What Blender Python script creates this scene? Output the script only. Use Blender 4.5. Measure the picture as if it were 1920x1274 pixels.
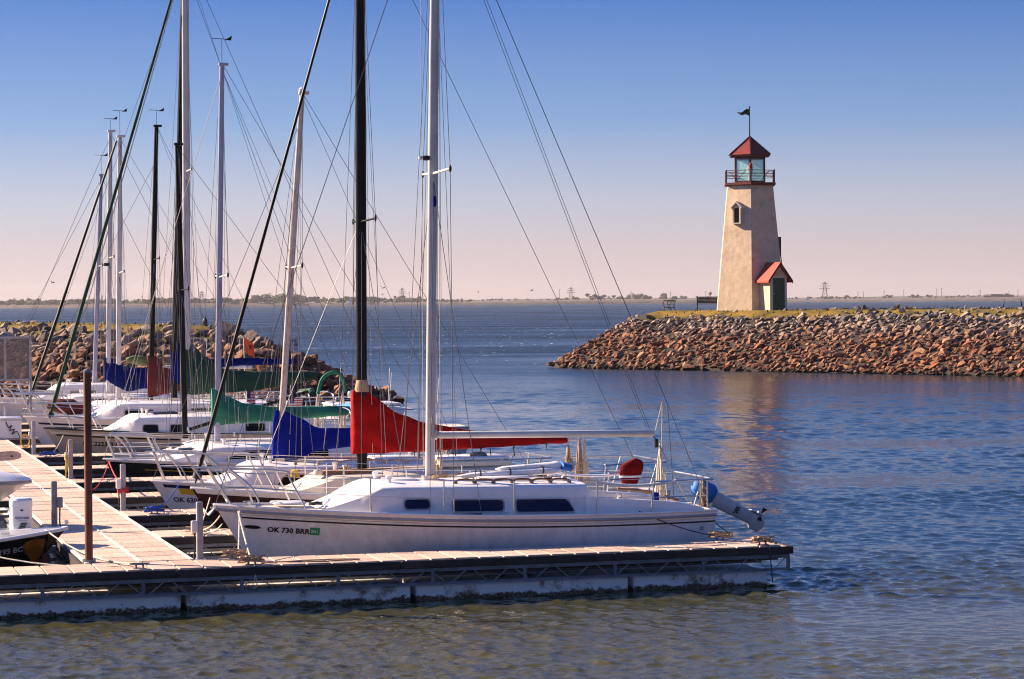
import bpy, bmesh, math, random
from mathutils import Vector, Matrix, noise
random.seed(11)
R = math.radians
sc = bpy.context.scene
col = sc.collection
for o in list(bpy.data.objects):
    bpy.data.objects.remove(o)

# ------------------------------------------------------------------ camera
H_CAM = 4.0
pitch, roll = math.atan((637 - 565.5) / 4533.0), R(0.42)
Fv = Vector((0, math.cos(pitch), -math.sin(pitch)))
R0 = Vector((1, 0, 0)); U0 = R0.cross(Fv)
Rv = math.cos(roll) * R0 - math.sin(roll) * U0
Uv = math.sin(roll) * R0 + math.cos(roll) * U0
cam = bpy.data.cameras.new('camera'); cam.lens = 85.0; cam.sensor_width = 36.0
cam.clip_start = 0.5; cam.clip_end = 20000
camo = bpy.data.objects.new('camera', cam); col.objects.link(camo)
camo.matrix_world = Matrix(((Rv.x, Uv.x, -Fv.x, 0), (Rv.y, Uv.y, -Fv.y, 0), (Rv.z, Uv.z, -Fv.z, H_CAM), (0, 0, 0, 1)))
sc.camera = camo

# ------------------------------------------------------------------ world and sun
SUN_EL, SUN_AZ = R(27), R(20)            # azimuth: from -X towards +Y
to_sun = Vector((-math.cos(SUN_AZ) * math.cos(SUN_EL), math.sin(SUN_AZ) * math.cos(SUN_EL), math.sin(SUN_EL)))
world = bpy.data.worlds.new('World'); sc.world = world; world.use_nodes = True
nt = world.node_tree; nt.nodes.clear()
N = nt.nodes.new; L = nt.links.new
wout = N('ShaderNodeOutputWorld'); bg = N('ShaderNodeBackground')
sky = N('ShaderNodeTexSky'); sky.sky_type = 'NISHITA'; sky.sun_disc = False
sky.sun_elevation = SUN_EL
sky.sun_rotation = math.atan2(to_sun.x, to_sun.y)
sky.air_density = 1.0; sky.dust_density = 1.5; sky.ozone_density = 2.0
geo = N('ShaderNodeTexCoord'); sep = N('ShaderNodeSeparateXYZ')
L(geo.outputs['Generated'], sep.inputs[0])
mr = N('ShaderNodeMapRange'); mr.inputs[1].default_value = 0.0; mr.inputs[2].default_value = 0.5
L(sep.outputs['Z'], mr.inputs[0])
ramp = N('ShaderNodeValToRGB'); cr = ramp.color_ramp
stops = [(0.0, (0.69, 0.525, 0.515)), (0.035, (0.62, 0.51, 0.53)), (0.085, (0.44, 0.468, 0.59)), (0.15, (0.185, 0.315, 0.59)),
         (0.25, (0.040, 0.148, 0.50)), (0.45, (0.048, 0.155, 0.53)), (1.0, (0.06, 0.16, 0.48))]
cr.elements[0].position = 0; cr.elements[0].color = (*stops[0][1], 1)
cr.elements[1].position = 1; cr.elements[1].color = (*stops[-1][1], 1)
for p, c in stops[1:-1]:
    e = cr.elements.new(p); e.color = (*c, 1)
L(mr.outputs[0], ramp.inputs[0])
# a little of the physical sky's own variation (brighter and warmer towards the sun)
nsc = N('ShaderNodeVectorMath'); nsc.operation = 'SCALE'; nsc.inputs['Scale'].default_value = 0.10
L(sky.outputs[0], nsc.inputs[0])
mixw = N('ShaderNodeMix'); mixw.data_type = 'RGBA'; mixw.inputs[0].default_value = 0.85
L(nsc.outputs[0], mixw.inputs[6]); L(ramp.outputs[0], mixw.inputs[7])
# the sky is brighter on the sun's side, as the photograph's left edge is against its right
dt = N('ShaderNodeVectorMath'); dt.operation = 'DOT_PRODUCT'; dt.inputs[1].default_value = Vector((to_sun.x, to_sun.y, 0)).normalized(); L(geo.outputs['Generated'], dt.inputs[0])
az = N('ShaderNodeMath'); az.operation = 'MULTIPLY_ADD'; az.inputs[1].default_value = 0.30; az.inputs[2].default_value = 0.91; L(dt.outputs['Value'], az.inputs[0])
azs = N('ShaderNodeVectorMath'); azs.operation = 'SCALE'; L(mixw.outputs[2], azs.inputs[0]); L(az.outputs[0], azs.inputs['Scale'])
L(azs.outputs[0], bg.inputs[0]); bg.inputs[1].default_value = 0.455
L(bg.outputs[0], wout.inputs[0])
sun = bpy.data.lights.new('sun', 'SUN'); sun.energy = 5.0; sun.angle = R(0.53); sun.color = (1.0, 0.80, 0.58)
suno = bpy.data.objects.new('sun', sun); col.objects.link(suno)
suno.rotation_euler = (-to_sun).to_track_quat('-Z', 'Y').to_euler(); suno.location = (-60, 30, 40)
sc.view_settings.view_transform = 'Standard'; sc.view_settings.look = 'None'
sc.view_settings.exposure = 1.42; sc.view_settings.gamma = 1.0
sc.render.engine = 'CYCLES'
sc.cycles.use_denoising = True; sc.cycles.pixel_filter_type = 'BLACKMAN_HARRIS'; sc.cycles.filter_width = 1.1; sc.cycles.sample_clamp_indirect = 4.0
sc.cycles.max_bounces = 6; sc.cycles.caustics_reflective = False; sc.cycles.caustics_refractive = False

# ------------------------------------------------------------------ materials
MATS = {}
def pm(name, c, rough=0.5, metal=0.0, var=0.12, vs=3.0, bump=0.0, bs=30.0, spec=0.5, coat=0.0, stretch=None, dirt=None, dirt_amt=0.5, ds=1.2, alpha=1.0, tone=0.0):
    m = bpy.data.materials.new(name); m.use_nodes = True; MATS[name] = m
    t = m.node_tree; b = t.nodes['Principled BSDF']; n = t.nodes.new; l = t.links.new
    b.inputs['Roughness'].default_value = rough; b.inputs['Metallic'].default_value = metal
    b.inputs['Specular IOR Level'].default_value = spec; b.inputs['Coat Weight'].default_value = coat
    b.inputs['Base Color'].default_value = (*c, 1)
    tc = n('ShaderNodeTexCoord'); src = tc.outputs['Object']
    if stretch:
        mp = n('ShaderNodeMapping'); mp.inputs['Scale'].default_value = stretch; l(src, mp.inputs[0]); src = mp.outputs[0]
    last = None
    if var > 0:
        nz = n('ShaderNodeTexNoise'); nz.inputs['Scale'].default_value = vs; nz.inputs['Detail'].default_value = 5
        nz.inputs['Roughness'].default_value = 0.6; l(src, nz.inputs['Vector'])
        mx = n('ShaderNodeMix'); mx.data_type = 'RGBA'
        mx.inputs[6].default_value = (*[max(0, x * (1 - var * 1.6)) for x in c], 1)
        mx.inputs[7].default_value = (*[min(1, x * (1 + var * 1.6)) for x in c], 1)
        rr = n('ShaderNodeMapRange'); rr.inputs[1].default_value = 0.3; rr.inputs[2].default_value = 0.7
        l(nz.outputs[0], rr.inputs[0]); l(rr.outputs[0], mx.inputs[0]); last = mx.outputs[2]
    if dirt:
        nd = n('ShaderNodeTexNoise'); nd.inputs['Scale'].default_value = ds; nd.inputs['Detail'].default_value = 8; nd.inputs['Roughness'].default_value = 0.72
        l(tc.outputs['Object'], nd.inputs['Vector'])
        dr = n('ShaderNodeMapRange'); dr.inputs[1].default_value = 0.52; dr.inputs[2].default_value = 0.72; dr.inputs[4].default_value = dirt_amt
        l(nd.outputs[0], dr.inputs[0])
        m2 = n('ShaderNodeMix'); m2.data_type = 'RGBA'; l(dr.outputs[0], m2.inputs[0])
        if last: l(last, m2.inputs[6])
        else: m2.inputs[6].default_value = (*c, 1)
        m2.inputs[7].default_value = (*dirt, 1); last = m2.outputs[2]
    if tone and last:      # boards weather differently, one from the next
        oi = n('ShaderNodeObjectInfo'); tr = n('ShaderNodeMapRange'); tr.inputs[3].default_value = 1 - tone; tr.inputs[4].default_value = 1 + tone * .6; l(oi.outputs['Random'], tr.inputs[0])
        sv = n('ShaderNodeVectorMath'); sv.operation = 'SCALE'; l(last, sv.inputs[0]); l(tr.outputs[0], sv.inputs['Scale']); last = sv.outputs[0]
    if last: l(last, b.inputs['Base Color'])
    if bump > 0:
        nb = n('ShaderNodeTexNoise'); nb.inputs['Scale'].default_value = bs; nb.inputs['Detail'].default_value = 4; l(src, nb.inputs['Vector'])
        bp = n('ShaderNodeBump'); bp.inputs['Strength'].default_value = bump; bp.inputs['Distance'].default_value = 0.02
        l(nb.outputs[0], bp.inputs['Height']); l(bp.outputs[0], b.inputs['Normal'])
    if alpha < 1: b.inputs['Alpha'].default_value = alpha
    return m

pm('gel_white', (0.86, 0.80, 0.80), 0.26, var=0.04, vs=1.5, dirt=(0.50, 0.43, 0.42), dirt_amt=0.42, ds=2.6)
pm('gel_hull', (0.90, 0.83, 0.84), 0.22, var=0.07, vs=1.6, stretch=(5, 5, .5), dirt=(0.48, 0.42, 0.40), dirt_amt=0.35, ds=3.0, coat=0.2)
pm('gel_cream', (0.72, 0.63, 0.52), 0.32, var=0.04, vs=1.5, dirt=(0.42, 0.36, 0.30), dirt_amt=0.3)
pm('gel_tan', (0.46, 0.38, 0.33), 0.35, var=0.05, vs=1.5, dirt=(0.3, 0.25, 0.2), dirt_amt=0.3)
pm('gel_black', (0.012, 0.011, 0.013), 0.22, var=0.2, vs=2, coat=0.3)
pm('gel_maroon', (0.055, 0.016, 0.015), 0.3, var=0.15, vs=2)
pm('gel_navy', (0.012, 0.014, 0.07), 0.3, var=0.1)
pm('gel_yellow', (0.68, 0.42, 0.03), 0.35, var=0.08)
pm('gel_grey', (0.34, 0.33, 0.36), 0.4, var=0.08)
pm('stripe_black', (0.012, 0.012, 0.014), 0.35, var=0.1)
pm('nonskid', (0.68, 0.62, 0.56), 0.65, var=0.08, vs=6, bump=0.25, bs=90)
pm('glass_dark', (0.003, 0.005, 0.045), 0.08, var=0.0, spec=0.28)
pm('glass_black', (0.006, 0.006, 0.008), 0.12, var=0.0, spec=0.15)
pm('canvas_red', (0.34, 0.006, 0.006), 0.85, spec=0.1, var=0.2, vs=2.5, bump=1.0, bs=7, stretch=(1.0, 1.0, 1.6))
pm('canvas_navy', (0.002, 0.008, 0.11), 0.85, spec=0.1, var=0.2, vs=2.5, bump=1.0, bs=7)
pm('canvas_darkred', (0.10, 0.006, 0.006), 0.8, var=0.15, vs=2.5, bump=1.0, bs=7, stretch=(1.0, 1.0, 1.6))
pm('canvas_green', (0.008, 0.165, 0.095), 0.75, var=0.2, vs=2.5, bump=1.0, bs=7, stretch=(1.0, 1.0, 1.6))
pm('canvas_darkgreen', (0.006, 0.045, 0.022), 0.8, var=0.2, vs=2.5, bump=1.0, bs=7, stretch=(1.0, 1.0, 1.6))
pm('canvas_blue', (0.003, 0.012, 0.22), 0.85, spec=0.1, var=0.15, vs=2.5, bump=1.0, bs=7, stretch=(1.0, 1.0, 1.6))
pm('canvas_sky', (0.02, 0.16, 0.52), 0.7, var=0.15, vs=8, bump=0.35, bs=20)
pm('canvas_buoy', (0.16, 0.005, 0.006), 0.85, var=0.2, vs=6, bump=0.6, bs=20, spec=0.1)
pm('motor_grey', (0.52, 0.51, 0.54), 0.35, var=0.06, dirt=(0.2, 0.18, 0.17), dirt_amt=0.5, ds=5)
pm('canvas_olive', (0.13, 0.16, 0.06), 0.8, var=0.15)
pm('alu_white', (0.66, 0.62, 0.61), 0.4, var=0.07, vs=2, dirt=(0.36, 0.30, 0.28), dirt_amt=0.45, ds=2.5)
pm('alu_old', (0.60, 0.52, 0.48), 0.55, var=0.12, vs=2, dirt=(0.25, 0.12, 0.07), dirt_amt=0.8, ds=4.5)
pm('alu_blue', (0.40, 0.39, 0.50), 0.38, metal=0.2, var=0.08, vs=2)
pm('alu_black', (0.007, 0.0065, 0.007), 0.45, var=0.2, vs=2, spec=0.2)
pm('steel', (0.62, 0.60, 0.60), 0.28, metal=0.85, var=0.06)
pm('wire', (0.16, 0.15, 0.16), 0.45, metal=0.4, var=0.1)
pm('wire_bright', (0.62, 0.60, 0.60), 0.4, metal=0.3, var=0.1)
pm('rope_white', (0.62, 0.55, 0.46), 0.85, var=0.2, vs=20, bump=0.5, bs=90)
pm('rope_dark', (0.05, 0.045, 0.05), 0.85, var=0.2, vs=20)
pm('rope_red', (0.50, 0.03, 0.04), 0.85, var=0.2, vs=20)
pm('rope_tan', (0.42, 0.28, 0.17), 0.85, var=0.25, vs=12, bump=0.4, bs=50)
pm('rope_blue', (0.02, 0.08, 0.42), 0.85, var=0.2, vs=20)
pm('rope_yellow', (0.62, 0.38, 0.06), 0.8, var=0.2, vs=12)
pm('teak', (0.24, 0.095, 0.035), 0.55, var=0.25, vs=8, stretch=(1, 6, 6))
pm('rubber', (0.02, 0.02, 0.022), 0.7, var=0.1)
pm('white_plastic', (0.78, 0.76, 0.80), 0.4, var=0.04)
pm('red_paint', (0.42, 0.02, 0.018), 0.5, var=0.15, vs=6)
pm('plank', (0.60, 0.43, 0.345), 0.8, var=0.22, vs=4, stretch=(1.5, 14, 6), bump=0.25, bs=20, dirt=(0.34, 0.23, 0.17), dirt_amt=0.6, ds=2.2, tone=0.2)
pm('plank_b', (0.61, 0.44, 0.355), 0.8, var=0.2, vs=4, stretch=(14, 1.5, 6), bump=0.25, bs=20, dirt=(0.38, 0.26, 0.19), dirt_amt=0.6, ds=1.6, tone=0.2)
pm('plank_pale', (0.74, 0.62, 0.52), 0.8, var=0.1, vs=4)
pm('timber_dark', (0.026, 0.018, 0.018), 0.6, var=0.35, vs=4, stretch=(1, 8, 8), bump=0.4, bs=14, dirt=(0.13, 0.095, 0.085), dirt_amt=0.5, ds=3)
pm('galv', (0.15, 0.165, 0.21), 0.5, metal=0.2, var=0.18, vs=6)
pm('galv_light', (0.34, 0.33, 0.37), 0.5, metal=0.3, var=0.12, vs=6)
pm('rust', (0.13, 0.042, 0.024), 0.75, var=0.4, vs=6, bump=0.3, bs=25, stretch=(3, 3, 0.6))
pm('stucco', (0.66, 0.495, 0.345), 0.85, var=0.10, vs=1.4, bump=0.9, bs=3.2, dirt=(0.36, 0.24, 0.155), dirt_amt=0.65, ds=1.5)
pm('trim_cream', (0.62, 0.54, 0.46), 0.6, var=0.06)
pm('shingle_red', (0.19, 0.010, 0.009), 0.7, var=0.25, vs=4, stretch=(1, 1, 6), bump=0.6, bs=8)
pm('shingle_orange', (0.40, 0.03, 0.014), 0.7, var=0.25, vs=4, bump=0.6, bs=8)
pm('iron_red', (0.11, 0.012, 0.012), 0.55, var=0.2, vs=5)
pm('iron_black', (0.012, 0.012, 0.013), 0.5, var=0.2)
pm('door_green', (0.008, 0.055, 0.030), 0.45, var=0.15, vs=3)
pm('sign_white', (0.55, 0.52, 0.60), 0.5, var=0.08)
pm('ink', (0.015, 0.012, 0.02), 0.6, var=0.0)
pm('ink_navy', (0.03, 0.04, 0.14), 0.6, var=0.0)
pm('ink_white', (0.75, 0.75, 0.75), 0.6, var=0.0)
pm('ink_grey', (0.34, 0.32, 0.36), 0.6, var=0.0)
pm('tag_green', (0.02, 0.30, 0.12), 0.5, var=0.05)
pm('tag_red', (0.55, 0.03, 0.04), 0.5, var=0.05)
pm('orange', (0.85, 0.10, 0.012), 0.6, var=0.1)
pm('soil', (0.03, 0.02, 0.015), 0.95, var=0.3, vs=1.5)  # earth core, darkened so gaps between the rocks read as shade
pm('far_bank', (0.10, 0.075, 0.065), 0.95, var=0.35, vs=0.06, stretch=(1, 1, 4))
pm('far_leaf', (0.085, 0.08, 0.035), 0.95, var=0.55, vs=0.03)
pm('far_leaf_grey', (0.10, 0.09, 0.075), 0.95, var=0.3, vs=0.02)
pm('far_wall', (0.20, 0.13, 0.10), 0.9, var=0.15, vs=0.2)
pm('far_steel', (0.12, 0.11, 0.12), 0.6, var=0.1)
pm('sailcloth', (0.8, 0.78, 0.76), 0.7, var=0.04)
pm('bird_dark', (0.03, 0.028, 0.03), 0.7, var=0.2)
pm('bird_grey', (0.35, 0.34, 0.34), 0.7, var=0.2)
pm('bronze', (0.05, 0.035, 0.028), 0.55, metal=0.4, var=0.3, vs=8)
pm('hide', (0.30, 0.23, 0.19), 0.9, var=0.6, vs=9, bump=0.8, bs=16)
pm('copper_reflection', (0.38, 0.15, 0.02), 0.3, metal=0.6, var=0.3, vs=6)  # colour of the reflection painted on the bass boat bow

def special(name):
    m = bpy.data.materials.new(name); m.use_nodes = True; MATS[name] = m
    return m, m.node_tree, m.node_tree.nodes['Principled BSDF'], m.node_tree.nodes.new, m.node_tree.links.new

# float: pale shell with a crust of growth above the waterline
m, t, b, n, l = special('dock_float')
b.inputs['Roughness'].default_value = 0.7
g = n('ShaderNodeNewGeometry'); s = n('ShaderNodeSeparateXYZ'); l(g.outputs['Position'], s.inputs[0])
tc = n('ShaderNodeTexCoord'); nz = n('ShaderNodeTexNoise'); nz.inputs['Scale'].default_value = 9; nz.inputs['Detail'].default_value = 8; nz.inputs['Roughness'].default_value = 0.7
l(tc.outputs['Object'], nz.inputs['Vector'])
a = n('ShaderNodeMath'); a.operation = 'MULTIPLY_ADD'; a.inputs[1].default_value = 0.22; a.inputs[2].default_value = -0.055; l(nz.outputs[0], a.inputs[0])
d = n('ShaderNodeMath'); d.operation = 'SUBTRACT'; l(a.outputs[0], d.inputs[0]); l(s.outputs['Z'], d.inputs[1])
k = n('ShaderNodeMapRange'); k.inputs[1].default_value = -0.012; k.inputs[2].default_value = 0.012; l(d.outputs[0], k.inputs[0])
nz2 = n('ShaderNodeTexNoise'); nz2.inputs['Scale'].default_value = 45; nz2.inputs['Detail'].default_value = 3; l(tc.outputs['Object'], nz2.inputs['Vector'])
r1 = n('ShaderNodeValToRGB'); r1.color_ramp.elements[0].position = 0.42; r1.color_ramp.elements[0].color = (0.03, 0.018, 0.01, 1)
r1.color_ramp.elements[1].position = 0.62; r1.color_ramp.elements[1].color = (0.24, 0.15, 0.09, 1); l(nz2.outputs[0], r1.inputs[0])
nz3 = n('ShaderNodeTexNoise'); nz3.inputs['Scale'].default_value = 3; nz3.inputs['Detail'].default_value = 9; nz3.inputs['Roughness'].default_value = 0.75; l(tc.outputs['Object'], nz3.inputs['Vector'])
r2 = n('ShaderNodeValToRGB'); r2.color_ramp.elements[0].position = 0.36; r2.color_ramp.elements[0].color = (0.20, 0.14, 0.10, 1)
r2.color_ramp.elements[1].position = 0.47; r2.color_ramp.elements[1].color = (0.80, 0.78, 0.76, 1); l(nz3.outputs[0], r2.inputs[0])
mx = n('ShaderNodeMix'); mx.data_type = 'RGBA'; l(k.outputs[0], mx.inputs[0]); l(r2.outputs[0], mx.inputs[6]); l(r1.outputs[0], mx.inputs[7])
l(mx.outputs[2], b.inputs['Base Color'])
bp = n('ShaderNodeBump'); bp.inputs['Strength'].default_value = 0.8; bp.inputs['Distance'].default_value = 0.02
mm = n('ShaderNodeMath'); mm.operation = 'MULTIPLY'; l(nz2.outputs[0], mm.inputs[0]); l(k.outputs[0], mm.inputs[1]); l(mm.outputs[0], bp.inputs['Height']); l(bp.outputs[0], b.inputs['Normal'])

# rocks: pale limestone above, rust-red below, darker and wet at the waterline; every rock its own shade
m, t, b, n, l = special('rock')
b.inputs['Roughness'].default_value = 0.9; b.inputs['Specular IOR Level'].default_value = 0.25
oi = n('ShaderNodeObjectInfo'); at = n('ShaderNodeAttribute'); at.attribute_name = 'rnd'
ad = n('ShaderNodeMath'); ad.operation = 'ADD'; l(oi.outputs['Random'], ad.inputs[0]); l(at.outputs['Fac'], ad.inputs[1])
fr = n('ShaderNodeMath'); fr.operation = 'FRACT'; l(ad.outputs[0], fr.inputs[0])
up = n('ShaderNodeValToRGB'); cr = up.color_ramp; cr.interpolation = 'CONSTANT'
cols = [(0.29, 0.215, 0.18), (0.19, 0.150, 0.135), (0.35, 0.275, 0.235), (0.12, 0.10, 0.098), (0.30, 0.20, 0.125), (0.23, 0.18, 0.16), (0.40, 0.305, 0.235), (0.16, 0.122, 0.105)]
cr.elements[0].color = (*cols[0], 1); cr.elements[1].position = 1 / 8; cr.elements[1].color = (*cols[1], 1)
for i in range(2, 8):
    e = cr.elements.new(i / 8); e.color = (*cols[i], 1)
lo = n('ShaderNodeValToRGB'); cr = lo.color_ramp; cr.interpolation = 'CONSTANT'
cols = [(0.27, 0.105, 0.055), (0.19, 0.080, 0.048), (0.31, 0.145, 0.08), (0.14, 0.062, 0.042), (0.29, 0.11, 0.052), (0.22, 0.11, 0.068), (0.34, 0.18, 0.10), (0.16, 0.075, 0.052)]
cr.elements[0].color = (*cols[0], 1); cr.elements[1].position = 1 / 8; cr.elements[1].color = (*cols[1], 1)
for i in range(2, 8):
    e = cr.elements.new(i / 8); e.color = (*cols[i], 1)
l(fr.outputs[0], up.inputs[0]); l(fr.outputs[0], lo.inputs[0])
g = n('ShaderNodeNewGeometry'); s = n('ShaderNodeSeparateXYZ'); l(g.outputs['Position'], s.inputs[0])
nz = n('ShaderNodeTexNoise'); nz.inputs['Scale'].default_value = 0.35; nz.inputs['Detail'].default_value = 3; l(g.outputs['Position'], nz.inputs['Vector'])
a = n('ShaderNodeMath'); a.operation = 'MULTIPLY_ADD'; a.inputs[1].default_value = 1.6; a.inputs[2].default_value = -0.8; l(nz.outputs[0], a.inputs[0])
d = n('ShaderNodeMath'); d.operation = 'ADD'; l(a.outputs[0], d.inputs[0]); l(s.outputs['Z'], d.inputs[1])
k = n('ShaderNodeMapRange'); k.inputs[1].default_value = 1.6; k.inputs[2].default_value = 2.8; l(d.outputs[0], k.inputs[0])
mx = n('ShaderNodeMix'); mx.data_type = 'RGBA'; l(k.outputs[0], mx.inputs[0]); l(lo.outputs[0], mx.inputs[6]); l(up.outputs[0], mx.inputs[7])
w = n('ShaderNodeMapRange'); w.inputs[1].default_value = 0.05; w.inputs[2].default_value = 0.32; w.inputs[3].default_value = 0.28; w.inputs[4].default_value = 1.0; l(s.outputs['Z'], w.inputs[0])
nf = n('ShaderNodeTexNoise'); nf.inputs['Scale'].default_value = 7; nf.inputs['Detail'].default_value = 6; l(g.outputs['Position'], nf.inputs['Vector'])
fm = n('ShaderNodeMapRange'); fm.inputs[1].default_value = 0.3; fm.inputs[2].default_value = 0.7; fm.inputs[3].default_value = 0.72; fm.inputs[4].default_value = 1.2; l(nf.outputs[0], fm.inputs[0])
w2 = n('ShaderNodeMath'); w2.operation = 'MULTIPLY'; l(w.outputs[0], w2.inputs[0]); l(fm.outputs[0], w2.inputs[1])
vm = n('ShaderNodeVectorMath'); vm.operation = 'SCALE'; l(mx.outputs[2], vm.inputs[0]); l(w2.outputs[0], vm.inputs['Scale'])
l(vm.outputs[0], b.inputs['Base Color'])
bp = n('ShaderNodeBump'); bp.inputs['Strength'].default_value = 0.7; bp.inputs['Distance'].default_value = 0.08; l(nf.outputs[0], bp.inputs['Height']); l(bp.outputs[0], b.inputs['Normal'])

# turf: dry yellow-green
m, t, b, n, l = special('turf')
b.inputs['Roughness'].default_value = 0.95; b.inputs['Specular IOR Level'].default_value = 0.1
g = n('ShaderNodeNewGeometry'); nz = n('ShaderNodeTexNoise'); nz.inputs['Scale'].default_value = 0.9; nz.inputs['Detail'].default_value = 7; l(g.outputs['Position'], nz.inputs['Vector'])
r1 = n('ShaderNodeValToRGB'); r1.color_ramp.elements[0].position = 0.35; r1.color_ramp.elements[0].color = (0.07, 0.065, 0.018, 1)
r1.color_ramp.elements[1].position = 0.65; r1.color_ramp.elements[1].color = (0.25, 0.155, 0.035, 1); l(nz.outputs[0], r1.inputs[0]); l(r1.outputs[0], b.inputs['Base Color'])

# water
m, t, b, n, l = special('lake_water')
b.inputs['Roughness'].default_value = 0.06; b.inputs['IOR'].default_value = 1.33; b.inputs['Base Color'].default_value = (0.056, 0.050, 0.015, 1)
b.inputs['Specular IOR Level'].default_value = 0.5
g = n('ShaderNodeNewGeometry')
def wave(scale, rot, sx, sy, det, rough=0.55):
    mp = n('ShaderNodeMapping'); mp.inputs['Rotation'].default_value = (0, 0, R(rot)); mp.inputs['Scale'].default_value = (sx * scale, sy * scale, 1)
    l(g.outputs['Position'], mp.inputs[0])
    z = n('ShaderNodeTexNoise'); z.inputs['Scale'].default_value = 1; z.inputs['Detail'].default_value = det; z.inputs['Roughness'].default_value = rough
    l(mp.outputs[0], z.inputs['Vector']); return z.outputs[0]
def msum(x, wx, y, wy):
    p = n('ShaderNodeMath'); p.operation = 'MULTIPLY'; p.inputs[1].default_value = wx; l(x, p.inputs[0])
    q = n('ShaderNodeMath'); q.operation = 'MULTIPLY_ADD'; q.inputs[1].default_value = wy; l(y, q.inputs[0]); l(p.outputs[0], q.inputs[2]); return q.outputs[0]
w1 = wave(9.0, 8, 0.45, 1.0, 3)
w2 = wave(0.75, -12, 0.5, 1.0, 3)
w3 = wave(0.16, 15, 0.6, 1.0, 2)
farm = n('ShaderNodeMapRange'); farm.inputs[1].default_value = 110; farm.inputs[2].default_value = 175
sy_ = n('ShaderNodeSeparateXYZ'); l(g.outputs['Position'], sy_.inputs[0]); l(sy_.outputs['Y'], farm.inputs[0])
def gate(x):
    p = n('ShaderNodeMath'); p.operation = 'MULTIPLY'; l(x, p.inputs[0]); l(farm.outputs[0], p.inputs[1]); return p.outputs[0]
w2 = gate(w2); w3 = gate(w3)
hgt = msum(w1, 0.020, w2, 0.55)
q = n('ShaderNodeMath'); q.operation = 'MULTIPLY_ADD'; q.inputs[1].default_value = 0.9; l(w3, q.inputs[0]); l(hgt, q.inputs[2])
# calmer in the lee of the docks: the chop grows with distance out into the lake
s = n('ShaderNodeSeparateXYZ'); l(g.outputs['Position'], s.inputs[0])
calm = n('ShaderNodeMapRange'); calm.inputs[1].default_value = 30; calm.inputs[2].default_value = 130; calm.inputs[3].default_value = 0.75; calm.inputs[4].default_value = 1.0; l(s.outputs['Y'], calm.inputs[0])
gust = wave(0.035, 5, 0.4, 1.0, 3)
gm = n('ShaderNodeMapRange'); gm.inputs[1].default_value = 0.35; gm.inputs[2].default_value = 0.65; gm.inputs[3].default_value = 0.6; gm.inputs[4].default_value = 1.25; l(gust, gm.inputs[0])
cg = n('ShaderNodeMath'); cg.operation = 'MULTIPLY'; l(calm.outputs[0], cg.inputs[0]); l(gm.outputs[0], cg.inputs[1])
bp = n('ShaderNodeBump'); bp.inputs['Distance'].default_value = 0.9; l(cg.outputs[0], bp.inputs['Strength']); l(q.outputs[0], bp.inputs['Height'])
l(bp.outputs[0], b.inputs['Normal'])
# scattered white flecks in the colour, out on the lake
fo = wave(2.2, 0, 0.8, 0.13, 3, .6)
fmk = n('ShaderNodeMapRange'); fmk.inputs[1].default_value = .65; fmk.inputs[2].default_value = .69; l(fo, fmk.inputs[0])
fd = n('ShaderNodeMapRange'); fd.inputs[1].default_value = 130; fd.inputs[2].default_value = 220; l(s.outputs['Y'], fd.inputs[0])
fx = n('ShaderNodeMath'); fx.operation = 'MULTIPLY'; l(fmk.outputs[0], fx.inputs[0]); l(fd.outputs[0], fx.inputs[1])
fc = n('ShaderNodeMix'); fc.data_type = 'RGBA'; pass
# silty olive by the docks, clearer and darker out in deep water
dp = n('ShaderNodeMapRange'); dp.inputs[1].default_value = 28; dp.inputs[2].default_value = 40; l(s.outputs['Y'], dp.inputs[0])
bc = n('ShaderNodeMix'); bc.data_type = 'RGBA'; bc.inputs[6].default_value = (.060, .053, .018, 1); bc.inputs[7].default_value = (.008, .018, .024, 1); l(dp.outputs[0], bc.inputs[0]); l(bc.outputs[2], fc.inputs[6]); fc.inputs[7].default_value = (.8, .8, .82, 1); l(fx.outputs[0], fc.inputs[0]); l(fc.outputs[2], b.inputs['Base Color'])
# waves too small to draw one by one act as roughness: sheltered basin smooth, open lake rough
rg = n('ShaderNodeValToRGB'); rc = rg.color_ramp; rc.elements[0].position = 0.0; rc.elements[0].color = (.03,) * 3 + (1,); rc.elements[1].position = 1.0; rc.elements[1].color = (.42,) * 3 + (1,)
for p_, v_ in ((.07, .05), (.16, .12), (.27, .30), (.5, .38)):
    e = rc.elements.new(p_); e.color = (v_,) * 3 + (1,)
rm = n('ShaderNodeMapRange'); rm.inputs[1].default_value = 28; rm.inputs[2].default_value = 500; l(s.outputs['Y'], rm.inputs[0]); l(rm.outputs[0], rg.inputs[0])
rx = n('ShaderNodeMath'); rx.operation = 'MULTIPLY'; l(rg.outputs[0], rx.inputs[0]); l(gm.outputs[0], rx.inputs[1]); l(rx.outputs[0], b.inputs['Roughness'])

# lantern glass
m, t, b, n, l = special('lantern_glass')
b.inputs['Base Color'].default_value = (0.55, 0.88, 0.92, 1); b.inputs['Roughness'].default_value = 0.1
tr = n('ShaderNodeBsdfTransparent'); tr.inputs[0].default_value = (0.92, 1.0, 1.0, 1); ms = n('ShaderNodeMixShader'); ms.inputs[0].default_value = 0.28
l(tr.outputs[0], ms.inputs[1]); l(b.outputs[0], ms.inputs[2]); l(ms.outputs[0], t.nodes['Material Output'].inputs[0])
m, t, b, n, l = special('mesh_screen')
b.inputs['Base Color'].default_value = (0.22, 0.19, 0.18, 1); b.inputs['Roughness'].default_value = 0.8; b.inputs['Alpha'].default_value = 0.6
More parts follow.
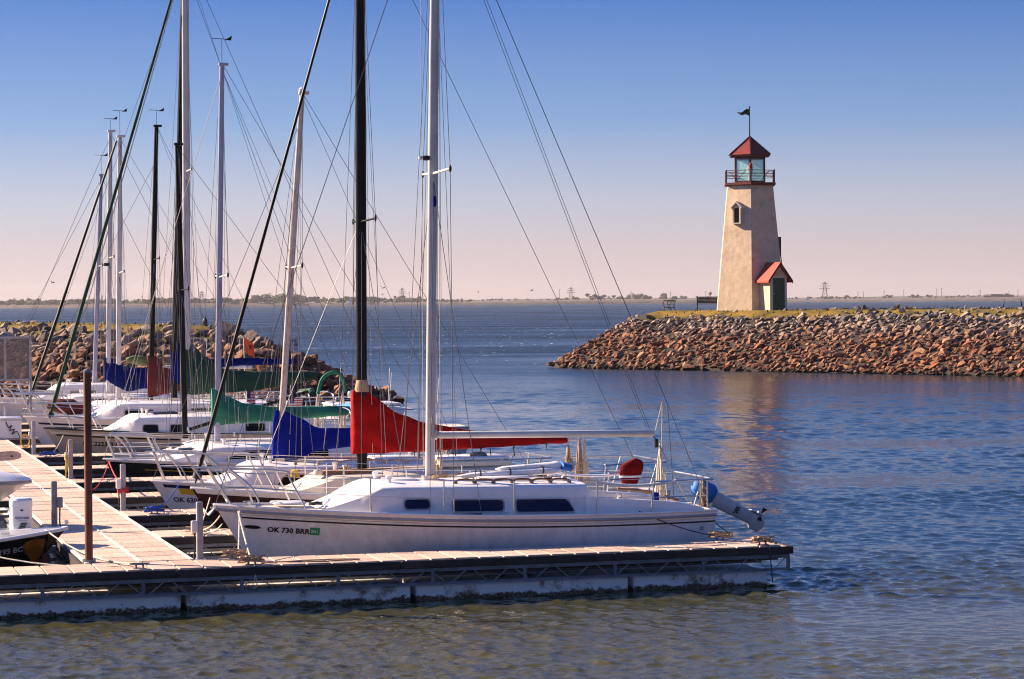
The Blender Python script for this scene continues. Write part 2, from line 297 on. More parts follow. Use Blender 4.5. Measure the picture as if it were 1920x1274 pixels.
# flag with stripes
m, t, b, n, l = special('flag_cloth')
tc = n('ShaderNodeTexCoord'); s = n('ShaderNodeSeparateXYZ'); l(tc.outputs['Generated'], s.inputs[0])
mu = n('ShaderNodeMath'); mu.operation = 'MULTIPLY'; mu.inputs[1].default_value = 6.5; l(s.outputs['Z'], mu.inputs[0])
fr = n('ShaderNodeMath'); fr.operation = 'FRACT'; l(mu.outputs[0], fr.inputs[0])
lt = n('ShaderNodeMath'); lt.operation = 'LESS_THAN'; lt.inputs[1].default_value = 0.5; l(fr.outputs[0], lt.inputs[0])
mx = n('ShaderNodeMix'); mx.data_type = 'RGBA'; l(lt.outputs[0], mx.inputs[0]); mx.inputs[6].default_value = (0.75, 0.72, 0.72, 1); mx.inputs[7].default_value = (0.5, 0.02, 0.04, 1)
xa = n('ShaderNodeMath'); xa.operation = 'LESS_THAN'; xa.inputs[1].default_value = 0.42; l(s.outputs['X'], xa.inputs[0])
za = n('ShaderNodeMath'); za.operation = 'GREATER_THAN'; za.inputs[1].default_value = 0.46; l(s.outputs['Z'], za.inputs[0])
an = n('ShaderNodeMath'); an.operation = 'MULTIPLY'; l(xa.outputs[0], an.inputs[0]); l(za.outputs[0], an.inputs[1])
m2 = n('ShaderNodeMix'); m2.data_type = 'RGBA'; l(an.outputs[0], m2.inputs[0]); l(mx.outputs[2], m2.inputs[6]); m2.inputs[7].default_value = (0.02, 0.03, 0.22, 1)
l(m2.outputs[2], b.inputs['Base Color']); b.inputs['Roughness'].default_value = 0.8

# ------------------------------------------------------------------ mesh helpers
class G:
    def __init__(s): s.v = []; s.f = []; s.m = []
    def add(s, vs, fs, m=0):
        k = len(s.v); s.v += [tuple(p) for p in vs]
        for f in fs: s.f.append(tuple(i + k for i in f)); s.m.append(m)
        return s
    def box(s, c, d, m=0, rz=0.0):
        cx, cy, cz = c; hx, hy, hz = d[0] / 2, d[1] / 2, d[2] / 2; ca, sa = math.cos(rz), math.sin(rz); vs = []
        for z in (-hz, hz):
            for x, y in ((-hx, -hy), (hx, -hy), (hx, hy), (-hx, hy)):
                vs.append((cx + x * ca - y * sa, cy + x * sa + y * ca, cz + z))
        return s.add(vs, [(3, 2, 1, 0), (4, 5, 6, 7), (0, 1, 5, 4), (1, 2, 6, 5), (2, 3, 7, 6), (3, 0, 4, 7)], m)
    def bevbox(s, c, d, b=0.01, m=0):
        cx, cy, cz = c; hx, hy, hz = d[0] / 2, d[1] / 2, d[2] / 2
        rings = []
        for z, i in ((-hz, b), (-hz + b, 0), (hz - b, 0), (hz, b)):
            x, y = hx - i, hy - i; q = b
            rings.append([(cx + a, cy + e, cz + z) for a, e in ((-x + q, -y), (x - q, -y), (x, -y + q), (x, y - q), (x - q, y), (-x + q, y), (-x, y - q), (-x, -y + q))])
        return s.loft(rings, m=m)
    def loft(s, rings, closed=True, caps=(True, True), m=0):
        nn = len(rings[0]); vs = [p for r in rings for p in r]; fs = []
        for i in range(len(rings) - 1):
            for j in range(nn if closed else nn - 1):
                k = (j + 1) % nn; fs.append((i * nn + j, i * nn + k, (i + 1) * nn + k, (i + 1) * nn + j))
        if closed and caps[0]: fs.append(tuple(range(nn))[::-1])
        if closed and caps[1]: fs.append(tuple(range((len(rings) - 1) * nn, len(rings) * nn)))
        return s.add(vs, fs, m)
    def tube(s, pts, r, n=6, m=0, ey=1.0):
        P = [Vector(p) for p in pts]; rings = []; prev = None
        for i, p in enumerate(P):
            d = (P[min(i + 1, len(P) - 1)] - P[max(i - 1, 0)]).normalized()
            if prev is None:
                a = Vector((0, 0, 1)) if abs(d.z) < 0.95 else Vector((0, 1, 0))
                x = d.cross(a).normalized()
            else:
                x = prev - d * prev.dot(d); x = x.normalized() if x.length > 1e-6 else prev
            prev = x; y = d.cross(x)
            rr = r[i] if isinstance(r, (list, tuple)) else r
            rings.append([p + x * (math.cos(2 * math.pi * j / n) * rr) + y * (math.sin(2 * math.pi * j / n) * rr * ey) for j in range(n)])
        return s.loft(rings, m=m)
    def lathe(s, prof, c=(0, 0, 0), n=16, m=0):
        return s.loft([[(c[0] + r * math.cos(2 * math.pi * j / n), c[1] + r * math.sin(2 * math.pi * j / n), c[2] + z) for j in range(n)] for r, z in prof], m=m)
    def beam(s, p0, p1, w, h, m=0):
        p0, p1 = Vector(p0), Vector(p1); d = (p1 - p0).normalized(); a = Vector((0, 0, 1)) if abs(d.z) < 0.95 else Vector((0, 1, 0))
        x = d.cross(a).normalized() * (w / 2); y = x.normalized().cross(d) * (h / 2)
        return s.loft([[p - x - y, p + x - y, p + x + y, p - x + y] for p in (p0, p1)], m=m)
    def slab(s, poly, nrm, th, m=0):
        nv = Vector(nrm).normalized() * th; a = [Vector(p) for p in poly]; return s.loft([a, [p + nv for p in a]], m=m)
    def build(s, name, mats, parent=None, smooth=False, loc=None, rz=None, ang=38):
        me = bpy.data.meshes.new(name); me.from_pydata(s.v, [], s.f)
        mats = [mats] if isinstance(mats, str) else mats
        for q in mats: me.materials.append(MATS[q])
        if len(mats) > 1: me.polygons.foreach_set('material_index', s.m)
        bm = bmesh.new(); bm.from_mesh(me); bmesh.ops.recalc_face_normals(bm, faces=bm.faces); bm.to_mesh(me); bm.free()
        if smooth:
            me.shade_smooth(); me.set_sharp_from_angle(angle=R(ang))
        me.update()
        o = bpy.data.objects.new(name, me); col.objects.link(o)
        if parent: o.parent = parent
        if loc: o.location = loc
        if rz is not None: o.rotation_euler = (0, 0, rz)
        return o

def tag(o, label=None, cat=None, group=None, kind=None):
    if label: o['label'] = label
    if cat: o['category'] = cat
    if group: o['group'] = group
    if kind: o['kind'] = kind
    return o
def thing(name, label, cat, loc=(0, 0, 0), rz=0.0, group=None):
    o = bpy.data.objects.new(name, None); col.objects.link(o); o.location = loc; o.rotation_euler = (0, 0, rz); o.empty_display_size = 0.2
    return tag(o, label, cat, group)
def inst(me, name, parent, loc, rz=0.0, rot=None, sca=None):
    o = bpy.data.objects.new(name, me); col.objects.link(o); o.parent = parent; o.location = loc
    o.rotation_euler = rot if rot else (0, 0, rz)
    if sca: o.scale = sca
    return o
def sag(p0, p1, s, n=9):
    p0, p1 = Vector(p0), Vector(p1); out = []
    for i in range(n):
        t = i / (n - 1); p = p0.lerp(p1, t); p.z -= s * 4 * t * (1 - t); out.append(p)
    return out
def smooth_path(pts, n=6):
    P = [Vector(p) for p in pts]; out = []
    for i in range(len(P) - 1):
        a = P[max(i - 1, 0)]; b_ = P[i]; c = P[i + 1]; d = P[min(i + 2, len(P) - 1)]
        for k in range(n):
            t = k / n; out.append(0.5 * ((2 * b_) + (c - a) * t + (2 * a - 5 * b_ + 4 * c - d) * t * t + (3 * b_ - a - 3 * c + d) * t ** 3))
    out.append(P[-1]); return out
def round_poly(poly, r, n=4):
    out = []; k = len(poly)
    for i in range(k):
        p = Vector(poly[i]); a = (Vector(poly[i - 1]) - p); b_ = (Vector(poly[(i + 1) % k]) - p)
        rr = min(r, a.length * .45, b_.length * .45); A = p + a.normalized() * rr; B = p + b_.normalized() * rr
        for j in range(n + 1):
            t = j / n; out.append(((1 - t) ** 2) * A + 2 * t * (1 - t) * p + t * t * B)
    return out
def text_geo(body, size, bold=0.035):
    cu = bpy.data.curves.new('txt', 'FONT'); cu.body = body; cu.size = size; cu.resolution_u = 2; cu.offset = size * bold
    o = bpy.data.objects.new('txt', cu); col.objects.link(o)
    bpy.context.view_layer.update()
    me = bpy.data.meshes.new_from_object(o.evaluated_get(bpy.context.evaluated_depsgraph_get()))
    vs = [v.co.copy() for v in me.vertices]; fs = [tuple(p.vertices) for p in me.polygons]
    bpy.data.objects.remove(o); bpy.data.curves.remove(cu); bpy.data.meshes.remove(me)
    return vs, fs

# dock frame: u along the fingers, v along the walkway, away from the camera
TH = R(16.4); OX, OY = -4.319, 32.527
def W(u, v, z=0.0): return (OX + u * math.cos(TH) - v * math.sin(TH), OY + u * math.sin(TH) + v * math.cos(TH), z)
DECK = 0.55

# ================================================================== SETTING
import numpy as np
def build_water():
    # modelled wavelets from the docks out past the breakwaters; flat sheet beyond, where they are too small to see
    ncol = 720; ys = [21.0]
    while ys[-1] < 165: ys.append(ys[-1] + .038 * (ys[-1] / 28) ** 1.4)
    ys = np.array(ys); aa = np.linspace(-.27, .27, ncol)
    Y = np.repeat(ys[:, None], ncol, 1); X = Y * aa[None, :]; Z = np.zeros_like(X); DX = np.zeros_like(X); DY = np.zeros_like(X)
    rng = np.random.default_rng(4); n = 84
    for i in range(n):
        lam = .13 * (1.5 / .13) ** (i / (n - 1)); k = 2 * math.pi / lam
        th = rng.normal(R(-97), .8); ph = rng.uniform(0, 6.283)
        sl = .044 if lam < .5 else .022 if lam < .9 else .008            # slope of this component
        A = sl / k; res = np.clip((lam / (.038 * (Y / 28) ** 1.4) - 2.6) / 2, 0, 1)     # only what the grid can carry
        arg = k * (X * math.cos(th) + Y * math.sin(th)) + ph
        Z += A * res * np.cos(arg); DX -= .8 * A * res * math.cos(th) * np.sin(arg); DY -= .8 * A * res * math.sin(th) * np.sin(arg)
    # patches of stronger and weaker ripple
    gp = np.zeros_like(X)
    for i in range(9):
        th = rng.uniform(0, 6.283); k = 2 * math.pi / rng.uniform(5, 22); gp += np.cos(k * (X * math.cos(th) * .35 + Y * math.sin(th)) + rng.uniform(0, 6.283))
    gp = 1 + .24 * gp
    lee = np.clip((Y - 26) / 60, 0, 1) * .36 + .58
    e = np.minimum(np.minimum(np.arange(ncol), np.arange(ncol)[::-1])[None, :] / 12, np.minimum(np.arange(len(ys)), np.arange(len(ys))[::-1])[:, None] / 12); e = np.clip(e, 0, 1)
    amp = np.clip(gp, .3, 1.7) * lee * e
    co = np.stack([X + DX * amp, Y + DY * amp, Z * amp], -1).reshape(-1, 3)
    nr = len(ys); idx = np.arange(nr * ncol).reshape(nr, ncol)
    q = np.stack([idx[:-1, :-1], idx[:-1, 1:], idx[1:, 1:], idx[1:, :-1]], -1).reshape(-1, 4)
    y0, y1 = ys[0], ys[-1]; x0, x1 = y0 * .27, y1 * .27
    ext = np.array([(-7000, -300, 0), (7000, -300, 0), (7000, 9500, 0), (-7000, 9500, 0)], float); nb = len(co)
    co = np.concatenate([co, ext]); A_, B_, C_, D_ = idx[0, 0], idx[0, -1], idx[-1, -1], idx[-1, 0]
    q2 = np.array([(nb, nb + 1, B_, A_), (nb + 1, nb + 2, C_, B_), (nb + 2, nb + 3, D_, C_), (nb + 3, nb, A_, D_)])
    q = np.concatenate([q, q2]).astype(np.int32)
    me = bpy.data.meshes.new('water'); me.vertices.add(len(co)); me.vertices.foreach_set('co', co.astype(np.float32).ravel())
    me.loops.add(q.size); me.loops.foreach_set('vertex_index', q.ravel()); me.polygons.add(len(q)); me.polygons.foreach_set('loop_start', np.arange(0, q.size, 4, dtype=np.int32))
    me.update(calc_edges=True); me.shade_smooth(); me.materials.append(MATS['lake_water'])
    o = bpy.data.objects.new('water', me); col.objects.link(o)
    return tag(o, 'choppy blue lake water with olive shallows by the docks', kind='structure')
build_water()

# far shore, about three kilometres off
def shore_y(x): return 3020 + 60 * math.sin(x * 0.004) - 0.06 * x
g = G(); xs = [-1500 + 50 * i for i in range(61)]; rings = []
for x in xs:
    y = shore_y(x); h = 3.6 + 0.8 * math.sin(x * 0.011) - 0.0006 * x
    rings.append([(x, y, -1), (x, y + 6, h * 0.55), (x, y + 12, h), (x, y + 60, h + 0.6), (x, y + 900, h + 4), (x, y + 900, -1)])
g.loft(rings)
tag(g.build('far_shore', 'far_bank'), 'low brown far shore across the lake', kind='structure')
random.seed(5)
bm = bmesh.new(); bmesh.ops.create_icosphere(bm, subdivisions=1, radius=1); ico_v = [v.co.copy() for v in bm.verts]; ico_f = [tuple(v.index for v in f.verts) for f in bm.faces]; bm.free()
def tree_mass(name, matn, label, spots):
    g = G()
    for (x, y, z, h, w) in spots:
        for k in range(random.randint(4, 7)):
            cx = x + random.uniform(-.5, .5) * w; cz = z + h * random.uniform(.25, .78); r = random.uniform(.22, .4) * h; vs = []
            cy = y + random.uniform(-3, 3)
            for p in ico_v:
                q = p * (1 + random.uniform(-.32, .32)); vs.append((cx + q.x * r * 1.25, cy + q.y * r, cz + q.z * r * 0.85))
            g.add(vs, ico_f)
    return tag(g.build(name, matn), label, kind='stuff')
sp = []
x = -760.0
while x < -60:
    dens = 1.0 if x < -120 else 0.7
    x += random.uniform(1.5, 5) / dens
    sp.append((x, shore_y(x) + random.uniform(14, 60), 3.5, (random.uniform(5.5, 11) if x < -150 else random.uniform(3, 6)) * (1.25 if noise.noise((x * .012, 0, 0)) > 0.1 else 0.8), random.uniform(8, 15)))
tree_mass('far_trees', 'far_leaf', 'dark olive tree line along the far left shore', sp)
sp = []; x = -780.0
while x < 820:
    x += random.uniform(6, 22); hh = random.uniform(5, 9) if x < -150 else random.uniform(3.5, 8) * (1.3 if 60 < x < 260 else 0.75)
    sp.append((x, shore_y(x) + random.uniform(160, 420), 4, hh, random.uniform(10, 28)))
tree_mass('far_trees', 'far_leaf_grey', 'pale grey hazy tree line behind the far shore', sp)

def hazard(px, py, Y):          # a spot far away, given by its bearing
    return ((px - 960) / 4533.0 * Y, Y)
def pylon(px, h, w, label, Y=3350):
    x, y = hazard(px, 0, Y); t = thing('pylon', label, 'pylon', (x, y, 4), 0, 'power pylons on the far shore')
    for sx in (-1, 1):
        for sy in (-1, 1):
            G().beam((sx * w / 2, sy * w / 2, -1), (sx * w * .12, sy * w * .12, h), .5, .5).build('leg', 'far_steel', t)
    for fz, aw in ((.62, 1.0), (.76, .85), (.9, .6)):
        G().beam((-w * aw, 0, h * fz), (w * aw, 0, h * fz), .45, .6).build('crossarm', 'far_steel', t)
    for k in range(5):
        a = w / 2 * (1 - .8 * k / 5); c = w / 2 * (1 - .8 * (k + 1) / 5)
        g = G(); g.beam((-a, 0, h * k / 5), (c, 0, h * (k + 1) / 5), .35, .35); g.beam((a, .4, h * k / 5), (-c, .4, h * (k + 1) / 5), .35, .35); g.build('bracing', 'far_steel', t)
pylon(755, 20, 5.5, 'lattice power pylon just right of the black mast')
pylon(1071, 19, 6, 'lattice power pylon between the open lake and the lighthouse island')
pylon(1547, 24, 7.5, 'tall lattice power pylon right of the lighthouse')
pylon(379, 17, 6, 'lattice power pylon between the leftmost masts and the stone marker')
pylon(506, 14, 6, 'small lattice power pylon above the dark clump of far trees')
ORD = 'first second third fourth fifth sixth seventh eighth ninth tenth eleventh twelfth thirteenth fourteenth fifteenth sixteenth'.split(); nth = 0
for px, h in ((28, 9), (193, 11), (267, 10), (768, 13), (1050, 15), (1185, 11), (1258, 10), (1324, 11), (1609, 9), (1619, 9), (1658, 10), (1695, 11), (1757, 12), (1766, 13), (1838, 10), (1909, 10)):
    x, y = hazard(px, 0, 3300)
    g = G(); g.tube([(x, y, 3), (x, y, 5 + h)], [.65, .35], 5); g.beam((x - 1.4, y, 4.3 + h), (x + 1.4, y, 4.3 + h), .3, .35)
    tag(g.build('utility_pole', 'far_steel'), 'thin utility pole on the far shore, %s from the left' % ORD[nth], 'pole', 'utility poles on the far shore'); nth += 1
x, y = hazard(1332, 0, 3500)
t = thing('water_tower', 'small bulbous water tower on the far shore beside the bench', 'water tower', (x, y, 4))
G().tube([(0, 0, 0), (0, 0, 7)], .8, 8).build('stem', 'far_steel', t); G().lathe([(.2, 6), (2.2, 8), (2.8, 9.5), (2.2, 11), (.2, 12)], n=12).build('tank', 'far_steel', t, True)
# long low building on the far right shore
x, y = hazard(1874, 0, 3180)
t = thing('lakeside_building', 'low brown flat-roofed building on the far right shore', 'building', (x, y, 4.2))
G().box((-4, 0, 2.4), (16, 10, 4.8)).build('wall', 'far_wall', t); G().box((6, 1, 1.8), (8, 9, 3.6)).build('wall', 'far_wall', t)
G().box((13, 0, 2.0), (10, 9, 4.0)).build('wall', 'far_wall', t); G().box((9, -.5, 4.4), (5, 5, 2.0)).build('roof_block', 'far_bank', t)
G().box((-17, 0, 1.4), (9, 8, 2.8)).build('wall', 'far_leaf_grey', t)
g = G(); g.loft([[(-22, -4.5, 2.8), (-12, -4.5, 2.8), (-12, 4.5, 2.8), (-22, 4.5, 2.8)], [(-19, -1, 4.4), (-13, -1, 4.4), (-13, 1, 4.4), (-19, 1, 4.4)]]); g.build('roof', 'far_wall', t)
for k in range(5): G().box((-10 + 3 * k, -5.08, 2.6), (1.4, .1, 1.5)).build('window', 'glass_black', t)
G().tube([(13, 0, 3.8), (13, 0, 9)], .25, 5).build('flagpole', 'far_steel', t)

def far_sailboat(px, Y, hull_l, label, lean):
    x, y = hazard(px, 0, Y); t = thing('sailboat', label, 'sailboat', (x, y, 0), R(20), 'small boats sailing on the lake')
    G().loft([[(-hull_l / 2, 0, .9)] * 6, [(-hull_l * .2, -1, .9), (-hull_l * .2, -.7, .1), (-hull_l * .2, 0, -.2), (-hull_l * .2, .7, .1), (-hull_l * .2, 1, .9), (-hull_l * .2, 0, 1)],
              [(hull_l / 2, -.9, .8), (hull_l / 2, -.6, .1), (hull_l / 2, 0, 0), (hull_l / 2, .6, .1), (hull_l / 2, .9, .8), (hull_l / 2, 0, .9)]]).build('hull', 'gel_white', t, True)
    G().tube([(0, 0, .8), (lean, .2, 10)], .09, 6).build('mast', 'alu_white', t)
    G().slab([(.15, 0, 2), (hull_l * .45, .5, 2), (lean + .15, .25, 9.7)], (0, 1, 0), .03).build('mainsail', 'sailcloth', t)
    G().slab([(-hull_l * .45, 0, 1.2), (-.2, -.4, 1.6), (lean - .1, .15, 7.5)], (0, 1, 0), .03).build('jib', 'sailcloth', t)
far_sailboat(659, 2100, 6.5, 'tiny white sailboat out on the lake beside the black mast', -.3)
far_sailboat(1514, 2900, 7, 'tiny white sailboat right of the lighthouse', .8)

# ------------------------------------------------------------------ breakwaters
def dist_seg(p, a, b_):
    ax, ay = a; bx, by = b_; dx, dy = bx - ax, by - ay; t = max(0, min(1, ((p[0] - ax) * dx + (p[1] - ay) * dy) / (dx * dx + dy * dy)))
    return math.hypot(p[0] - ax - t * dx, p[1] - ay - t * dy)
def inside(p, poly):
    c = False; j = len(poly) - 1
    for i in range(len(poly)):
        if (poly[i][1] > p[1]) != (poly[j][1] > p[1]) and p[0] < (poly[j][0] - poly[i][0]) * (p[1] - poly[i][1]) / (poly[j][1] - poly[i][1]) + poly[i][0]: c = not c
        j = i
    return c
random.seed(3)
ROCKS = []
for k in range(14):
    bm = bmesh.new(); pts = []
    for i in range(15):
        v = Vector((random.gauss(0, 1), random.gauss(0, 1), random.gauss(0, 1))).normalized() * random.uniform(.75, 1.05)
        pts.append(Vector((v.x, v.y * .72, v.z * .58)))
    for p in pts: bm.verts.new(p)
    r = bmesh.ops.convex_hull(bm, input=bm.verts)
    bmesh.ops.delete(bm, geom=[e for e in r['geom_interior'] if isinstance(e, bmesh.types.BMVert)], context='VERTS')
    bmesh.ops.recalc_face_normals(bm, faces=bm.faces)
    me = bpy.data.meshes.new('rock'); bm.to_mesh(me); bm.free(); me.materials.append(MATS['rock']); ROCKS.append(me)

def breakwater(name, label, foot, slopes, Htop, step, smin, smax, bounds, n_single, bare):
    """foot: outline at the waterline; slopes: rise per metre inland from each edge"""
    x0, x1, y0, y1 = bounds
    def hgt(x, y):
        if not inside((x, y), foot): return -0.5
        h = Htop
        for i in range(len(foot)):
            h = min(h, dist_seg((x, y), foot[i], foot[(i + 1) % len(foot)]) * slopes[i])
        return h
    nx, ny = int((x1 - x0) / .8), int((y1 - y0) / .8); g = G(); vs = []; Hh = {}
    for j in range(ny + 1):
        for i in range(nx + 1):
            x, y = x0 + (x1 - x0) * i / nx, y0 + (y1 - y0) * j / ny; h = hgt(x, y); Hh[i, j] = h
            bump = .06 * noise.noise((x * .5, y * .5, 0)) + (.1 if h > Htop - .01 else 0)
            vs.append((x, y, h + bump if h > -.4 else -.5))
    fs = []; ms = []
    for j in range(ny):
        for i in range(nx):
            hs = [Hh[i, j], Hh[i + 1, j], Hh[i + 1, j + 1], Hh[i, j + 1]]
            if max(hs) < -.4: continue
            a = j * (nx + 1) + i; fs.append((a, a + 1, a + nx + 2, a + nx + 1)); ms.append(1 if min(hs) > Htop - .55 else 0)
    g.v = vs; g.f = fs; g.m = ms
    core = tag(g.build(name, ['soil', 'turf'], smooth=True, ang=60), label, kind='structure')
    rocks = []
    y = y0
    while y < y1:
        x = x0
        while x < x1:
            px, py = x + random.uniform(-.5, .5) * step, y + random.uniform(-.5, .5) * step
            h = hgt(px, py)
            edge = -bare(px) + random.uniform(-.16, .10)
            if -.3 < h < Htop + edge or (h >= Htop - .01 and random.random() < .012):
                s = random.uniform(smin, smax) * (1.5 if random.random() < .10 else 1)
                sc3 = (s * random.uniform(.85, 1.35), s * random.uniform(.8, 1.1), s * random.uniform(.75, 1.1))
                rot = (random.uniform(-.7, .7), random.uniform(-.9, .3), random.uniform(-1.1, 1.1))
                P = Vector((px, py, max(h, -.05) + s * random.uniform(.05, .3)))
                v = P - Vector((0, 0, H_CAM)); d = v.dot(Fv); u_ = 960 + 4533 * v.dot(Rv) / d
                seen = -10 < u_ < 1930 and hgt(px - v.x / d * 1.5, py - 1.5) < h + .55
                rocks.append((s / d if seen else 0, P, rot, sc3, random.randrange(len(ROCKS)), random.random()))
            x += step
        y += step * .9
    rocks.sort(key=lambda r: -r[0])
    for sz, P, rot, sc3, k, rn in rocks[:n_single]:
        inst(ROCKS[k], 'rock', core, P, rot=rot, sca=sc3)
    g = G(); rnds = []
    from mathutils import Euler
    for sz, P, rot, sc3, k, rn in rocks[n_single:]:
        M = Matrix.Translation(P) @ Euler(rot).to_matrix().to_4x4() @ Matrix.Diagonal((*sc3, 1))
        me = ROCKS[k]; vv = [M @ v.co for v in me.vertices]
        g.add(vv, [tuple(p.vertices) for p in me.polygons]); rnds += [rn] * len(vv)
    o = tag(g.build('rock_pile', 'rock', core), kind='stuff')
    at = o.data.attributes.new('rnd', 'FLOAT', 'POINT'); at.data.foreach_set('value', rnds)
    # dry grass standing along the turf edge
    g = G()
    for i in range(7000):
        x, y = random.uniform(x0, x1), random.uniform(y0, y1); h = hgt(x, y)
        if Htop - .5 < h and random.random() < (1 if h < Htop - .001 else .35):
            z = h + .06; a = random.uniform(0, math.pi); hh = random.uniform(.06, .2); dx, dy = .05 * math.cos(a), .05 * math.sin(a)
            g.add([(x - dx, y - dy, z), (x + dx, y + dy, z), (x + random.uniform(-.06, .06), y + random.uniform(-.06, .06), z + hh)], [(0, 1, 2)])
    tag(g.build('grass', 'turf'), 'dry yellow grass on top of the ' + ('lighthouse' if Htop > 3.1 else 'left') + ' breakwater', 'grass', kind='stuff')
    return core, hgt

foot_r = [(2.0, 145.5), (6.5, 140.3), (13.1, 134.4), (25.8, 122.2), (62, 88), (92, 108), (44, 150), (20, 163), (8, 158)]
bwR, hR = breakwater('breakwater', 'long rock breakwater with turf top carrying the lighthouse', foot_r, [.50, .40, .36, .36, .4, .4, .5, .6, .75], 3.25, .37, .14, .31, (1, 47, 108, 164), 300, lambda x: .34 if 6 < x < 17 else .34 - .26 * min(1, max(0, (x - 17) / 3)))
foot_l = [(-4.3, 95.6), (-9.0, 90.8), (-20, 96), (-46, 128), (-80, 190), (-66, 196), (-28, 141), (-12.5, 116)]
bwL, hL = breakwater('breakwater', 'rock breakwater behind the moored boats at left', foot_l, [.5, .5, .5, .5, .5, .5, .5, .5], 3.0, .42, .19, .42, (-46, -3, 90, 142), 300, lambda x: .10)

# ================================================================== DOCKS
def box_mesh(name, d, matn):
    o = G().bevbox((0, 0, 0), d, .006).build(name, matn); me = o.data; bpy.data.objects.remove(o); return me
F_NEAR = [-1.1, 3.25, 7.0, 10.85, 14.75, 18.7, 22.9, 26.8, 30.6, 34.5, 38.4, 42.3]
FW = 1.02
PL = box_mesh('plank', (.318, FW - .03, .03), 'plank')
def finger(k, v0, u1, label):
    w = FW; t = thing('dock_finger', label, 'dock', W(0, v0), TH, 'finger docks off the walkway')
    detail = 2 if k == 0 else (1 if k < 6 else 0)
    u0 = -3.4 if k == 0 else .02
    G().box(((u0 + u1) / 2, w / 2, DECK - .035), (u1 - u0, w - .02, .035)).build('deck_base', 'plank_pale', t)
    if k < 7:
        x = u0 + .17
        while x < u1 - .1:
            inst(PL, 'plank', t, (x, w / 2, DECK - .006 + random.uniform(-.003, .003)), rz=random.uniform(-.004, .004)); x += .338
    else:
        G().box(((u0 + u1) / 2, w / 2, DECK - .008), (u1 - u0, w - .04, .03)).build('deck_boards', 'plank', t)
    for y in (-.022, w + .022):                       # timber rub boards in lengths
        x = u0
        while x < u1 - .01:
            e = min(x + 3.0, u1); G().bevbox(((x + e) / 2, y, DECK - .055 + random.uniform(-.003, .003)), (e - x - .012, .045, .105), .008).build('rub_board', 'timber_dark', t); x = e
    G().bevbox((u1 + .025, w / 2, DECK - .055), (.045, w + .09, .105), .008).build('rub_board', 'timber_dark', t)
    for y in (-.008, w + .008):
        G().box(((u0 + u1) / 2, y, DECK - .135), (u1 - u0, .03, .052)).build('top_rail', 'galv', t)
        G().box(((u0 + u1) / 2, y, .232), (u1 - u0, .03, .035)).build('bottom_rail', 'galv', t)
    for y in (w * .3, w * .68): G().box(((u0 + u1) / 2, y, DECK - .135), (u1 - u0 - .1, .05, .17)).build('gap_shade_beam', 'timber_dark', t)  # dark beams added under the deck so the truss gap looks shaded
    if detail:
        for y in ((-.008, w + .008) if detail == 2 else (-.008,)):
            nn = int((u1 - u0) / 1.28)
            for i in range(nn + 1):
                G().box((u0 + (u1 - u0) * i / nn + (.02 if i == 0 else -.02 if i == nn else 0), y, .32), (.045, .026, .17)).build('upright', 'galv', t)
            if detail == 2 or k < 4:
                nd = int((u1 - u0) / .58)
                for i in range(nd):
                    a = u0 + (u1 - u0) * i / nd; c = u0 + (u1 - u0) * (i + 1) / nd; md = (a + c) / 2
                    G().tube([(a + .06, y - .004, .39), (md - .06, y - .004, .25)], .007, 5).build('truss_rod', 'galv_light', t)
                    G().tube([(md + .06, y - .004, .25), (c - .06, y - .004, .39)], .007, 5).build('truss_rod', 'galv_light', t)
    if k == 0:
        for i in range(18): G().lathe([(.012, 0), (.016, .006), (.006, .012)], (0, 0, 0), 8).build('bolt', 'rust', t, loc=(u0 + .3 + i * .63, -.046, DECK - .06)).rotation_euler = (R(90), 0, 0)
    x = u0 + .05; fl = 3.05 if k == 0 else 2.5
    while x < u1 - .4:                                # foam floats
        e = min(x + fl, u1 - .28); G().bevbox(((x + e) / 2, w / 2, .03), (e - x - .05, w - .08, .365), .025).build('float', 'dock_float', t, True)
        x = e + (.03 if k == 0 else .5)
    return t
names = ['nearest finger dock across the foreground, end toward open water', 'finger dock just behind the nearest white sailboat', 'finger dock between the maroon boat and the yellow-striped boat',
         'finger dock just behind the yellow-striped boat', 'finger dock in front of the black-hulled boat', 'finger dock just behind the black-hulled boat', 'finger dock in front of the tan-hulled boat with the green sail cover',
         'seventh finger dock counted from the foreground', 'eighth finger dock counted from the foreground', 'ninth finger dock counted from the foreground', 'tenth finger dock counted from the foreground', 'farthest finger dock of the row']
for k, v0 in enumerate(F_NEAR): finger(k, v0, 8.2 if k == 0 else 7.7, names[k])

# main walkway
t = thing('walkway', 'main tan plank walkway running back past all the bows', 'dock', W(0, 0), TH)
WW = 1.45; V0, V1 = -.06, 46.0
G().box((-WW / 2, (V0 + V1) / 2, DECK - .04), (WW - .02, V1 - V0, .04)).build('deck_base', 'timber_dark', t)
PB = box_mesh('plank', (WW / 2 - .05, .60, .034), 'plank_b'); PB2 = box_mesh('plank', (WW / 2 - .05, .585, .034), 'plank_b')
v = V0 + .31; i = 0
while v < V1:
    for sx in (-1, 1):
        inst(PB if (i + sx) % 2 else PB2, 'plank', t, (-WW / 2 + sx * (WW / 4), v + (.0 if sx < 0 else .01), DECK - .006 + random.uniform(-.004, .004)), rz=random.uniform(-.006, .006))
    v += .615; i += 1
for x, wd in ((-.03, .06), (-WW + .03, .06), (-WW / 2, .035)):
    v = V0
    while v < V1 - .01:
        e = min(v + 3.69, V1); G().bevbox((x, (v + e) / 2, DECK + .004), (wd, e - v - .012, .03), .006).build('edge_strip', 'plank_pale', t); v = e
for x in (.012, -WW - .012):
    G().box((x, (V0 + V1) / 2, DECK - .08), (.045, V1 - V0, .12)).build('rub_board', 'timber_dark', t)
    G().box((x, (V0 + V1) / 2, .30), (.03, V1 - V0, .05)).build('bottom_rail', 'galv', t)
v = .5
